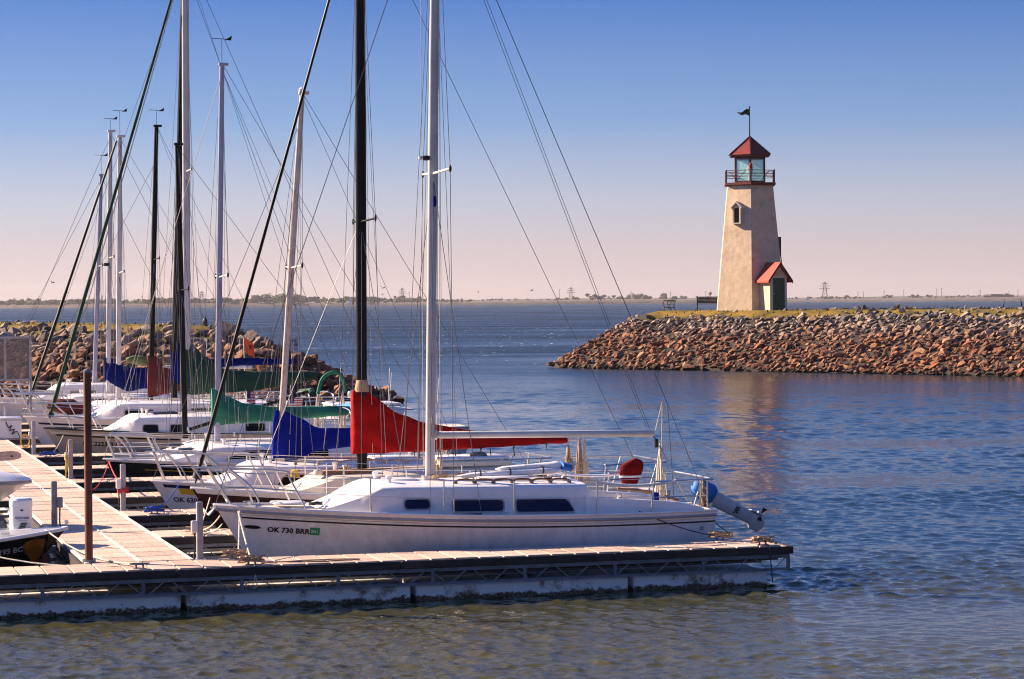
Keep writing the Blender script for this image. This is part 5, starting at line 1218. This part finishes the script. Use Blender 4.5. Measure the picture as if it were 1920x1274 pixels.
G().add(vs, [tuple(range(5))]).build('painted_reflection', 'bronze', b.hull_o)  # darker part of the same painted reflection
G().tube([(.02, 0, .88), (.02, 0, .93)], .03, 8).build('bow_light', 'steel', b.root, True)
for y in (.35, -.35): G().bevbox((.9, y, .80), (.12, .03, .03), .008).build('bow_cleat', 'steel', b.root, True)
G().bevbox((2.6, 0, .78), (.5, .45, .12), .04).build('seat', 'gel_grey', b.root, True); G().bevbox((2.95, 0, 1.0), (.12, .45, .42), .04).build('seat_back', 'gel_grey', b.root, True)
G().bevbox((1.35, .1, .79), (.5, .2, .09), .02).build('trolling_motor_mount', 'rubber', b.root, True)

t = thing('boat_lift_tank', 'white boat lift tub with printed logo behind the black bass boat', 'boat lift', W(-2.02, 3.0), TH)
rings = []
for z, r in ((.50, .215), (.62, .19), (.64, .185), (1.08, .168), (1.10, .178), (1.19, .178), (1.22, .15), (1.23, .02)):
    rings.append([(r * .92 * math.copysign(abs(math.cos(2 * math.pi * j / 28)) ** .75, math.cos(2 * math.pi * j / 28)), r * math.copysign(abs(math.sin(2 * math.pi * j / 28)) ** .75, math.sin(2 * math.pi * j / 28)), z) for j in range(28)])
G().loft(rings).build('tub', 'white_plastic', t, True)
G().lathe([(.24, .47), (.235, .50), (.21, .505)], n=28).build('hose_ring', 'canvas_darkgreen', t, True)
def print_on(t, body, x, z, size, matn, y=-.19, slant=0):
    vs, fs = text_geo(body, size); w = max(p.x for p in vs)
    return G().add([(x + p.x - w / 2 + slant * p.y, y + .02 * ((x + p.x - w / 2) / .12) ** 2, z + p.y) for p in vs], fs).build('printed_lettering', matn, t)
print_on(t, 'HydroHoist', 0, .93, .042, 'ink_navy', -.185, .2); print_on(t, 'BOAT LIFTS', 0, .895, .024, 'ink_grey', -.186)
g = G()
for k in range(4):
    z = .79 + k * .022; g.add([(-.045 + .012 * k - .01, -.188, z), (.045 + .012 * k - .01, -.188, z), (.05 + .012 * k - .01, -.188, z + .017), (-.04 + .012 * k - .01, -.188, z + .017)], [(0, 1, 2, 3)])
tag(g.build('printed_logo', 'door_green', t), kind='stuff')
print_on(t, 'hydrohoist.com', 0, .752, .024, 'ink_navy', -.19); G().lathe([(.012, 0), (.022, .01), (.012, .02)], (0, -.178, 1.04), 10).build('knob', 'rubber', t)
G().beam((-.6, .1, .45), (.5, .1, .45), .12, .10).build('lift_frame', 'galv', t); G().beam((.28, -.9, .40), (.28, .8, .62), .10, .08).build('lift_arm', 'rust', t)

b = Boat('runabout', 'white runabout on a lift, rounded bow over the walkway', -1.58, 5.95, 5.4, 2.1, 1.28, 1.36, 1.40, rake=1.5, sm=.42, tb=.92, cat='runabout', rz=math.pi, group='motorboats')
b.flare = .55; b.camber = .22
def rp(q): return max(.05, math.sin(math.pi / 2 * min(1, q / .42)) ** .55) if q < .42 else 1 - .08 * ((q - .42) / .58) ** 2
b.plan = rp
b.hull('gel_white', 'gel_white', None); b.rubrail(.03, .03, 'gel_grey')
b.cabin(1.6, 2.4, 3.2, 1.62, 1.60, .7, 'gel_white'); b.stripe(.14, .17, 'gel_navy', .15)
for y in (-.45, .45):
    for x in (1.3, 3.6): G().beam((x, y, .2), (x, y, .95), .08, .08).build('lift_support', 'galv', b.root)
    G().beam((1.0, y, .93), (4.4, y, .93), .12, .08).build('lift_bunk', 'timber_dark', b.root)

t = thing('lift_arm', 'tan steel plate arm with bolt hole at the left edge', 'lift arm', W(-1.75, 14.1), TH)
poly = round_poly([(-.9, 1.03), (.50, 1.06), (.70, 1.10), (.69, 1.20), (.55, 1.24), (-.9, 1.19)], .05, 3)
G().slab([(p.x, 0, p.y) for p in poly], (0, 1, 0), .05).build('plate', 'plank', t); G().lathe([(.02, -.02), (.02, .02)], (0, 0, 0), 10).build('bolt', 'rubber', t, loc=(.52, -.01, 1.14)).rotation_euler = (R(90), 0, 0)
G().beam((-.3, .03, .1), (-.3, .03, 1.1), .1, .1).build('lift_post', 'galv', t)

# ------------------------------------------------------------------ far end of the walkway
t = thing('dock_box', 'white dock box with dark hose at the far left end', 'dock box', W(-.35, 31.2, DECK), TH)
G().bevbox((0, 0, .25), (1.5, .7, .5), .03).build('body', 'white_plastic', t, True); G().bevbox((0, 0, .53), (1.54, .74, .06), .02).build('lid', 'white_plastic', t, True)
pts = smooth_path([(.35, -.36, .45), (.42, -.38, .30), (.50, -.38, .36), (.44, -.39, .22), (.56, -.39, .26), (.50, -.40, .12), (.62, -.41, .20), (.70, -.42, .03)], 4)
G().tube(pts, .012, 5).build('hose', 'rubber', t)
t = thing('mesh_gate', 'pale framed mesh screen at the far left dock end', 'gate', W(-1.1, 34.0), TH)
for p0, p1 in (((0, 0, .55), (0, 0, 3.15)), ((2.02, 0, .55), (2.02, 0, 3.15)), ((0, 0, 3.12), (2.02, 0, 3.12)), ((0, 0, 1.98), (2.02, 0, 1.98)), ((1.35, 0, 1.98), (1.35, 0, 3.1))):
    G().beam(p0, p1, .06, .06).build('frame_bar', 'galv_light', t)
G().box((1.0, .01, 2.55), (1.98, .012, 1.1)).build('mesh_panel', 'mesh_screen', t); G().box((.55, .01, 1.25), (1.05, .012, 1.4)).build('mesh_panel', 'mesh_screen', t)
# red covered bundle on a bow, olive bundle
def bundle(loc, s, matn, name, label, rz=0):
    rings = []
    for i in range(9):
        tt = i / 8; rr = math.sin(math.pi * (.06 + .88 * tt)) ** .6
        rings.append([(s[0] * (tt - .5), s[1] * rr * math.cos(2 * math.pi * j / 12) * (1 + .15 * noise.noise((i, j * .9, 2))), s[2] * rr * (math.sin(2 * math.pi * j / 12) + .2) * (1 + .2 * noise.noise((i * 1.1, j, 5)))) for j in range(12)])
    o = G().loft(rings).build(name, matn, smooth=True, ang=80); o.location = loc; o.rotation_euler = (0, R(8), TH + rz); return tag(o, label, 'sail bundle')
bundle(W(1.35, 29.0, 1.40), (1.0, .3, .20), 'canvas_darkred', 'folded_sail', 'dark red folded sail lying on a bow at the far left')
bundle(W(3.75, 33.2, 2.45), (.7, .10, .13), 'canvas_olive', 'folded_sail', 'olive folded sail beside the dark red cover')

# ------------------------------------------------------------------ flags
def flag(loc, w, h, matn, label, name='flag', tilt=0.0, staff=1.0, mark=False):
    t = thing(name, label, 'flag', loc, TH)
    G().tube([(0, 0, -staff), (tilt, 0, h)], .012, 6).build('staff', 'alu_white', t)
    g = G(); nx, nz = 10, 6; vs = []
    for j in range(nz + 1):
        for i in range(nx + 1):
            a, c = i / nx, j / nz; vs.append((tilt * c + w * a * .85, .05 * math.sin(a * 7 + c) * a, h * c - .28 * h * a * a - .1 * h * a))
    g.add(vs, [(j * (nx + 1) + i, j * (nx + 1) + i + 1, (j + 1) * (nx + 1) + i + 1, (j + 1) * (nx + 1) + i) for j in range(nz) for i in range(nx)])
    c = g.build('cloth', matn, t, True)
    if mark:
        g = G(); g.slab([(w * .22, -.05, h * .50), (w * .50, -.05, h * .30), (w * .50, -.05, h * .38), (w * .22, -.05, h * .60)], (0, -1, 0), .01); g.slab([(w * .25, -.05, h * .30), (w * .33, -.05, h * .25), (w * .45, -.05, h * .52), (w * .37, -.05, h * .56)], (0, -1, 0), .01); tag(g.build('flag_mark', 'ink', c), kind='stuff')
flag(W(5.25, 25.2, 1.62), .26, .34, 'flag_cloth', 'striped national flag above the green cover, left of the leaning mast', staff=.8)
flag(W(6.25, 25.2, 1.50), .40, .26, 'flag_cloth', 'striped national flag right of the leaning mast', tilt=.05, staff=.7)
flag(W(5.95, 29.2, 2.70), .30, .40, 'orange', 'orange flag with dark emblem against the rocks', tilt=-.05, staff=1.9, mark=True)

# ------------------------------------------------------------------ mooring lines
def moor(p0, p1, sg, label, matn='rope_white', r=.011):
    o = G().tube(sag(p0, p1, sg, 10), r, 6).build('mooring_line', matn, smooth=True); tag(o, label, 'rope', 'mooring lines')
moor(W(.75, .75, 1.12), W(.62, -.95, .62), .03, 'white bow line from the nearest boat to the front cleat')
moor(W(.78, .8, 1.12), W(.58, -.2, .62), .04, 'second white bow line from the nearest boat to the rear cleat')
moor(W(.60, 1.35, 1.02), W(.68, 3.5, .62), .05, 'bow line crossing to the second finger in front of the maroon hull')
moor(W(.62, 1.3, .9), W(.72, 3.45, .62), .06, 'lower bow line crossing to the second finger in front of the maroon hull')
moor(W(6.45, .45, 1.0), W(7.5, -.1, .62), .05, 'dark stern line from the nearest boat to the finger end', 'rope_dark', .008)
moor(W(7.72, 1.0, .9), W(7.75, -.1, .62), .03, 'short stern line at the nearest boat transom', 'rope_dark', .008)
moor(W(1.1, 5.3, .95), W(.66, 3.6, .62), .02, 'bow line from the maroon boat to the second finger')
moor(W(1.15, 8.9, .9), W(.55, 7.3, .62), .04, 'blue bow line from the yellow-striped boat', 'rope_blue', .010)
moor(W(.95, 17.0, .80), W(.14, 8.2, 1.02), .12, 'red bow line from the black hull to the red-wrapped post', 'rope_red', .012)
moor(W(.95, 17.1, .78), W(.05, 12.0, .62), .1, 'second red line from the black hull to the walkway', 'rope_red', .010)
moor(W(.9, 25.0, 1.05), W(.35, 23.0, .62), .1, 'white bow line from the tan hull to its finger')
moor(W(-1.75, 2.2, .82), W(-.9, -.85, .62), .12, 'white line from the bass boat bow to the front finger cleat')
moor(W(-3.2, 1.3, .78), W(-.8, -.9, .62), .15, 'lower white line along the bass boat side')
g = G(); pts = [(.09 * math.cos(i * .8), .09 * math.sin(i * .8), .3 + .03 * math.sin(i * 2.3) + .002 * i) for i in range(40)]
o = g.tube(pts, .012, 5).build('rope_wrap', 'rope_red', smooth=True); o.location = W(.1, 8.12, DECK); tag(o, 'red rope wound round the steel post before the black hull', 'rope')
o = G().tube(smooth_path([(0, -.06, .75), (-.04, -.08, .5), (-.02, -.08, .35), (-.05, -.08, .1), (-.03, -.08, -.1)], 5), [.012] * 6 + [.035] * 8 + [.014] * 7, 7).build('power_cord', 'rope_yellow', smooth=True); o.location = W(.0, 15.85, DECK); o.rotation_euler = (0, 0, TH); tag(o, 'yellow power cord hanging beside the steel post at the tan hull', 'cord')
pts = [(.10 * math.cos(i * .5), -.08, .35 + .14 * math.sin(i * .5) - .001 * i) for i in range(40)]
o = G().tube(pts, .013, 5).build('hose_coil', 'rope_yellow', smooth=True); o.location = W(-.12, 24.0, DECK); o.rotation_euler = (0, 0, TH); tag(o, 'yellow hose coil hung on the steel post by the dock box', 'hose')
o = G().tube(smooth_path([W(.62, -1.10, .58), W(.64, -1.14, .45), W(.60, -1.15, .30), W(.63, -1.15, .27), W(.66, -1.14, .32), W(.64, -1.13, .46)], 4), .007, 5).build('hanging_line', 'rope_white', smooth=True); tag(o, 'white loop of line hanging over the front finger edge', 'rope')
o = G().tube([W(7.86, -1.0, .62), W(7.88, -1.16, .55), W(7.90, -1.17, .25), W(7.92, -1.17, .06)], .009, 5).build('hanging_line', 'rope_dark', smooth=True); tag(o, 'dark line hanging from the corner cleat into the water', 'rope')
o = G().tube(smooth_path([W(2.0, -.9, .57), W(1.5, -.75, .57), W(1.25, -.85, .57), W(1.6, -.98, .57), W(2.1, -.88, .57), W(1.7, -.8, .575), W(.75, -.95, .575)], 5), .009, 5).build('loose_line', 'rope_tan', smooth=True); tag(o, 'loose tan line lying on the nearest finger deck', 'rope')

# ------------------------------------------------------------------ marker and sign on the left breakwater
def ground(hf, x, y): return max(0, hf(x, y))
x, y = -13.2, 104.0
o = G().lathe([(.10, -.1), (.10, .38), (.12, .40), (.12, .44), (.09, .46), (.12, .50), (.12, .53), (.085, .55), (.11, .59), (.07, .66), (.03, .72), (.035, .76), (.01, .80)], n=12).build('channel_marker', 'bronze', smooth=True, ang=30)
o.location = (x, y, ground(hL, x, y) + .12); tag(o, 'small dark ribbed stone marker on the left breakwater crest', 'marker')
x, y = -8.8, 97.3; z = ground(hL, x, y)
t = thing('no_wake_sign', 'white NO WAKE sign standing on the left breakwater tip', 'sign', (x, y, z), R(4))
zt = 2.58
G().beam((0, .03, -.3), (0, .03, zt - z), .05, .05).build('post', 'galv', t); G().bevbox((0, 0, zt - .24 - z), (.36, .02, .48), .008).build('panel', 'sign_white', t)
for body, zz, s in (('NO', zt - .15, .15), ('WAKE', zt - .30, .125)):
    vs, fs = text_geo(body, s); w = max(p.x for p in vs)
    G().add([(p.x - w / 2, -.0145, zz - z + p.y) for p in vs], fs).build('sign_lettering', 'ink_navy', t)

# ------------------------------------------------------------------ lighthouse
LX, LY = 14.62, 148.0; LZ = hR(LX, LY) + .06
lh = thing('lighthouse', 'cream stucco hexagonal lighthouse with red roof and gallery', 'lighthouse', (LX, LY, LZ))
A0 = R(-95.6 + 2.0)
def hexr(rad, z, off=0.0): return [(rad * math.cos(A0 + off + R(60) * k), rad * math.sin(A0 + off + R(60) * k), z) for k in range(6)]
def facen(k): a = A0 + R(30) + R(60) * k; return Vector((math.cos(a), math.sin(a), 0))
HB = 7.62; RB, RT = 2.40, 1.585
G().loft([hexr(RB, -.4), hexr(RB - .02, 0), hexr(RT, HB)]).build('tower', 'stucco', lh)
gal = G().loft([hexr(1.70, HB + .003), hexr(1.77, HB + .05), hexr(1.77, HB + .17), hexr(1.72, HB + .19)]).build('gallery', 'iron_red', lh)
for k in range(6):
    p = hexr(1.68, 0)[k]; q = hexr(1.68, 0)[(k + 1) % 6]; nx = Vector(p).lerp(Vector(q), .5)
    post_o = G().beam((p[0], p[1], HB + .19), (p[0], p[1], HB + .98), .07, .07).build('rail_post', 'iron_red', gal)
    for z in (.55, .72, .92): G().beam((p[0], p[1], HB + z), (q[0], q[1], HB + z), .035, .04).build('rail', 'iron_red', gal)
    G().beam((p[0] * .62 + q[0] * .38, p[1] * .62 + q[1] * .38, HB + .20), (p[0] * .2 + q[0] * .8, p[1] * .2 + q[1] * .8, HB + .92), .03, .03).build('rail_brace', 'iron_red', gal)
ZL0, ZL1 = HB + .19, 9.40
lan = G().loft([hexr(1.04, ZL0), hexr(1.04, ZL0 + .12)]).build('lantern', 'iron_red', lh)
G().loft([hexr(1.06, ZL1 - .14), hexr(1.06, ZL1)]).build('lantern_head', 'iron_red', lan)
for k in range(6):
    p = Vector(hexr(1.0, 0)[k]); q = Vector(hexr(1.0, 0)[(k + 1) % 6])
    G().beam((p.x, p.y, ZL0 + .1), (p.x, p.y, ZL1 - .1), .10, .10).build('mullion', 'iron_red', lan)
    a, c = p.lerp(q, .06), p.lerp(q, .94)
    G().slab([(a.x, a.y, ZL0 + .12), (c.x, c.y, ZL0 + .12), (c.x, c.y, ZL1 - .14), (a.x, a.y, ZL1 - .14)], facen(k), .02).build('lantern_pane', 'lantern_glass', lan)
G().lathe([(.12, 0), (.14, .1), (.10, .5), (.20, .6), (.20, .95), (.05, 1.05)], (0, 0, ZL0), 14).build('lamp', 'white_plastic', lan, True)
p = hexr(1.42, 0)[0]
G().lathe([(.06, 0), (.10, .05), (.10, .30), (.05, .36), (.02, .40)], (p[0], p[1], HB + .98), 12).build('corner_lantern', 'red_paint', gal, True)
ZA = 10.62
roof = thing('x', None, None); bpy.data.objects.remove(roof)
roof = G().loft([hexr(1.30, ZL1 + .002), hexr(1.38, ZL1 + .03), hexr(1.38, ZL1 + .10)]).build('roof', 'iron_red', lh)
for k in range(6):     # shingled faces in courses, each lapping the one below
    for c in range(9):
        f0, f1 = c / 9, (c + 1.12) / 9; r0, r1 = 1.40 * (1 - f0), max(.02, 1.40 * (1 - min(1, f1))); z0 = ZL1 + .10 + (ZA - ZL1 - .1) * f0; z1 = ZL1 + .10 + (ZA - ZL1 - .1) * min(1, f1)
        a, b_ = Vector(hexr(r0, z0)[k]), Vector(hexr(r0, z0)[(k + 1) % 6]); d, e = Vector(hexr(r1, z1)[k]), Vector(hexr(r1, z1)[(k + 1) % 6])
        G().slab([a, b_, e, d], facen(k) * .8 + Vector((0, 0, .6)), .022 - .012 * 0).build('shingle_course', 'shingle_red', roof)
    G().beam(Vector(hexr(1.44, ZL1 + .13)[k]), (0, 0, ZA + .06), .07, .06).build('ridge_cap', 'iron_red', roof)
pole = G().tube([(0, 0, ZA), (0, 0, 12.38)], [.045, .03], 8).build('flagpole', 'iron_black', lh); G().lathe([(.01, 12.36), (.07, 12.44), (.01, 12.52)], n=10).build('finial', 'iron_black', pole, True)
g = G(); vs = []
for i in range(11):
    a = i / 10; zc = 12.12 + .06 * math.sin(a * 7); hh = .19 * (1 - a) + .015; vs += [(-.03 - .70 * a, .06 * math.sin(a * 8) * a, zc - hh - .02 * a), (-.03 - .70 * a, .06 * math.sin(a * 8) * a, zc + hh)]
rings = [[vs[2 * i], vs[2 * i + 1], (vs[2 * i + 1][0], vs[2 * i + 1][1] + .012, vs[2 * i + 1][2]), (vs[2 * i][0], vs[2 * i][1] + .012, vs[2 * i][2])] for i in range(11)]
G().loft(rings).build('pennant', 'iron_black', pole)
def face_pt(k, s_, z, out):        # point on tower face k: s_ sideways, out in front of it
    n_ = facen(k); t_ = Vector((-n_.y, n_.x, 0)); rr = (RB + (RT - RB) * z / HB) * math.cos(R(30)); return n_ * (rr + out) + t_ * s_ + Vector((0, 0, z))
# dormer window on the lit face (index 5 looks left of the camera)
kf = 5
dor = G()
n_ = facen(kf); t_ = Vector((-n_.y, n_.x, 0)); base = face_pt(kf, 0, 5.35, 0)
def DP(s_, z, o): return base + n_ * o + t_ * s_ + Vector((0, 0, z))
win = G().loft([[DP(-.20, .02, -.1), DP(.20, .02, -.1), DP(.20, .88, -.2), DP(-.20, .88, -.2)], [DP(-.20, .02, .06), DP(.20, .02, .06), DP(.20, .88, .06), DP(-.20, .88, .06)]]).build('dormer_window', 'glass_black', lh)
for sx in (-1, 1): G().loft([[DP(sx * .20, 0, -.15), DP(sx * .29, 0, -.15), DP(sx * .29, .92, -.25), DP(sx * .20, .92, -.25)], [DP(sx * .20, 0, .20), DP(sx * .29, 0, .20), DP(sx * .29, .92, .20), DP(sx * .20, .92, .20)]]).build('dormer_jamb', 'trim_cream', win)
G().loft([[DP(-.32, -.06, -.1), DP(.32, -.06, -.1), DP(.32, .0, -.1), DP(-.32, .0, -.1)], [DP(-.32, -.06, .23), DP(.32, -.06, .23), DP(.32, .0, .23), DP(-.32, .0, .23)]]).build('dormer_sill', 'trim_cream', win)
G().loft([[DP(-.30, .90, -.3), DP(.30, .90, -.3), DP(0, 1.20, -.3)], [DP(-.30, .90, .16), DP(.30, .90, .16), DP(0, 1.20, .16)]]).build('dormer_gable', 'stucco', win)
for sx in (-1, 1): G().loft([[DP(sx * .38, .86, -.3), DP(0, 1.22, -.3), DP(0, 1.30, -.3), DP(sx * .38, .94, -.3)], [DP(sx * .38, .86, .26), DP(0, 1.22, .26), DP(0, 1.30, .26), DP(sx * .38, .94, .26)]]).build('dormer_roof', 'trim_cream', win)
# porch on the shaded face (index 0 looks right of the camera)
kf = 0; n_ = facen(kf); t_ = Vector((-n_.y, n_.x, 0)); dep = 1.07; rb = RB * math.cos(R(30)); hw = .60; eh = 2.02; ah = 2.78
def PP(s_, o, z): return n_ * (rb + o) + t_ * s_ + Vector((0, 0, z))
porch = G().loft([[PP(-hw, -.9, -.3), PP(hw, -.9, -.3), PP(hw, -.9, eh), PP(0, -.9, ah), PP(-hw, -.9, eh)], [PP(-hw, dep, -.3), PP(hw, dep, -.3), PP(hw, dep, eh), PP(0, dep, ah), PP(-hw, dep, eh)]]).build('porch', 'stucco', lh)
door = G().loft([[PP(-.42, dep - .02, 0), PP(.42, dep - .02, 0), PP(.42, dep - .02, 1.98), PP(-.42, dep - .02, 1.98)], [PP(-.42, dep + .03, 0), PP(.42, dep + .03, 0), PP(.42, dep + .03, 1.98), PP(-.42, dep + .03, 1.98)]]).build('door', 'door_green', lh)
G().lathe([(.02, 0), (.04, .03), (.02, .06)], tuple(PP(-.34, dep + .05, 1.0)), 8).build('door_handle', 'steel', door)
for s0, s1, z0, z1 in ((-.54, -.42, 0, 2.08), (.42, .54, 0, 2.08), (-.415, .415, 1.985, 2.08)):
    G().loft([[PP(s0, dep - .02, z0), PP(s1, dep - .02, z0), PP(s1, dep - .02, z1), PP(s0, dep - .02, z1)], [PP(s0, dep + .05, z0), PP(s1, dep + .05, z0), PP(s1, dep + .05, z1), PP(s0, dep + .05, z1)]]).build('door_trim', 'trim_cream', door)
ov = .27; sl = (ah - eh) / hw
for sx in (-1, 1):
    e0 = (hw + ov); ze = ah - sl * e0
    pr = G().loft([[PP(sx * e0, -.95, ze + .02), PP(0, -.95, ah + .02), PP(0, -.95, ah + .16), PP(sx * e0, -.95, ze + .14)], [PP(sx * e0, dep + .22, ze + .02), PP(0, dep + .22, ah + .02), PP(0, dep + .22, ah + .16), PP(sx * e0, dep + .22, ze + .14)]]).build('porch_roof', 'shingle_orange', lh)
    G().loft([[PP(sx * e0, dep + .225, ze - .04), PP(0, dep + .225, ah - .02), PP(0, dep + .225, ah + .165), PP(sx * e0, dep + .225, ze + .145)], [PP(sx * e0, dep + .27, ze - .04), PP(0, dep + .27, ah - .02), PP(0, dep + .27, ah + .165), PP(sx * e0, dep + .27, ze + .145)]]).build('bargeboard', 'iron_red', pr)
G().loft([[PP(-.5, dep + .01, 2.1), PP(.5, dep + .01, 2.1), PP(0, dep + .01, 2.72)], [PP(-.5, dep + .04, 2.1), PP(.5, dep + .04, 2.1), PP(0, dep + .04, 2.72)]]).build('gable_panel', 'stucco', porch)
p = face_pt(1, -.55, 3.9, .04); G().bevbox((p.x, p.y, 3.9), (.18, .18, 1.2), .02).build('meter_box', 'iron_black', lh)
G().tube([face_pt(1, -.55, 3.3, .06), face_pt(1, -.55, .1, .06)], .03, 6).build('conduit', 'iron_black', lh)

# benches beside it
def bench(loc, rz, label):
    t = thing('park_bench', label, 'bench', loc, rz, 'black benches by the lighthouse')
    for y in (-.17, -.06, .05, .16): G().bevbox((0, y, .42), (1.30, .09, .03), .006).build('seat_slat', 'iron_black', t)
    for k in range(5): G().beam((-.65, .22 + .03 * k, .50 + .085 * k), (.65, .22 + .03 * k, .50 + .085 * k), .025, .075).build('back_slat', 'iron_black', t)
    for sx in (-.64, .64):
        G().tube(smooth_path([(sx, -.26, 0), (sx, -.17, .2), (sx, -.2, .40), (sx, -.22, .62), (sx, .0, .67), (sx, .26, .60)], 4), .026, 7).build('arm', 'iron_black', t, True)
        G().tube(smooth_path([(sx, .30, 0), (sx, .20, .22), (sx, .20, .42), (sx, .30, .70), (sx, .38, .92)], 4), .028, 7).build('leg', 'iron_black', t, True)
        G().tube([(sx, -.17, .2), (sx, .2, .22)], .02, 6).build('stretcher', 'iron_black', t)
bx, by = 9.75, 150.0
bench((bx, by, hR(bx, by) + .08), R(-82), 'black iron bench seen from its end, farther left of the lighthouse')
bx, by = 12.1, 149.3
bench((bx, by, hR(bx, by) + .08), R(172), 'black iron bench seen from behind, against the lighthouse')

# ------------------------------------------------------------------ birds
def bird(loc, s, rz, label, flap, matn):
    pts = []
    rings = []
    for x, r in ((-.5, .01), (-.3, .07), (0, .10), (.25, .06), (.35, .055), (.45, .012)): rings.append([(x, r * math.cos(2 * math.pi * j / 8), r * .85 * math.sin(2 * math.pi * j / 8)) for j in range(8)])
    g = G(); g.loft(rings)
    for sd in (-1, 1):
        a = [Vector((.12, sd * .05, .03)), Vector((.16, sd * .55, .03 + flap)), Vector((-.05, sd * 1.2, .03 + flap * .6)), Vector((-.12, sd * .55, .01 + flap)), Vector((-.15, sd * .05, .02))]
        g.slab(a, (0, 0, 1), .02)
    g.slab([(-.3, -.04, 0), (-.3, .04, 0), (-.62, .09, .01), (-.62, -.09, .01)], (0, 0, 1), .015)
    g.v = [(p[0] * s, p[1] * s, p[2] * s) for p in g.v]
    o = g.build('gull', matn, smooth=True); o.location = loc; o.rotation_euler = (R(15), R(-10), rz); tag(o, label, 'bird', 'gulls flying over the lake')
def fly(px, py, Y): v = Fv + Rv * ((px - 960) / 4533) + Uv * ((637 - py) / 4533); v = v / v.y * Y; return (v.x, v.y, v.z + H_CAM)
bird(fly(98, 531, 260), .33, R(60), 'gull flying at far left over the tree line', .55, 'bird_dark')
bird(fly(126, 549, 300), .32, R(20), 'gull gliding low beside the furled black jib', .4, 'bird_dark')
bird(fly(717, 541, 260), .30, R(70), 'upper gull just right of the thick black mast', .6, 'bird_dark')
bird(fly(717, 553, 320), .34, R(200), 'lower gull just right of the thick black mast', .2, 'bird_grey')
bird(fly(897, 548, 380), .42, R(10), 'gull right of the nearest white mast', .1, 'bird_dark')
bird(fly(998, 545, 260), .32, R(-30), 'gull beside the backstay over open water', .35, 'bird_dark')
def standing_bird(x, y, s, label, matn='bird_dark', rz=0):
    z = hR(x, y) + .1; rings = []
    for p, r in (((-.05, 0, .10), .02), ((-.03, 0, .22), .075), ((0, 0, .42), .10), ((.05, 0, .60), .085), ((.10, 0, .74), .05), ((.14, 0, .88), .035), ((.17, 0, .95), .042), ((.24, 0, .97), .025), ((.34, 0, .985), .006)):
        rings.append([(p[0] + r * math.cos(2 * math.pi * j / 8), r * math.sin(2 * math.pi * j / 8), p[2] + r * .4 * math.cos(2 * math.pi * j / 8)) for j in range(8)])
    g = G(); g.loft(rings)
    for sd in (-.04, .04): g.tube([(0, sd, .3), (.0, sd, -.12)], .014, 5)
    g.slab([(-.05, -.05, .2), (-.05, .05, .2), (-.14, .05, .0), (-.14, -.05, .0)], (1, 0, 0), .02)
    g.v = [(p[0] * s, p[1] * s, p[2] * s) for p in g.v]
    o = g.build('cormorant', matn, smooth=True); o.location = (x, y, z); o.rotation_euler = (0, 0, rz); tag(o, label, 'bird')
standing_bird(27.9, 137.3, .55, 'dark bird standing on the breakwater near the right edge')
standing_bird(28.95, 137.4, .6, 'dark bird at the very right edge of the breakwater', rz=R(100))
standing_bird(25.6, 136.6, .28, 'small grey bird resting on the right breakwater rocks', 'bird_grey', R(30))

# ------------------------------------------------------------------ haze over the lake
g = G().box((0, 2400, 20), (4400, 5200, 43))
hz = g.build('haze', 'soil'); hz.data.materials.clear()
m = bpy.data.materials.new('haze_air'); m.use_nodes = True; t = m.node_tree; t.nodes.clear()
o_ = t.nodes.new('ShaderNodeOutputMaterial'); v_ = t.nodes.new('ShaderNodeVolumePrincipled'); v_.inputs['Density'].default_value = 0.00006; v_.inputs['Color'].default_value = (0.88, 0.83, 0.90, 1); v_.inputs['Anisotropy'].default_value = 0.2
t.links.new(v_.outputs[0], o_.inputs['Volume']); hz.data.materials.append(m); tag(hz, 'thin pale haze lying over the lake', kind='stuff')
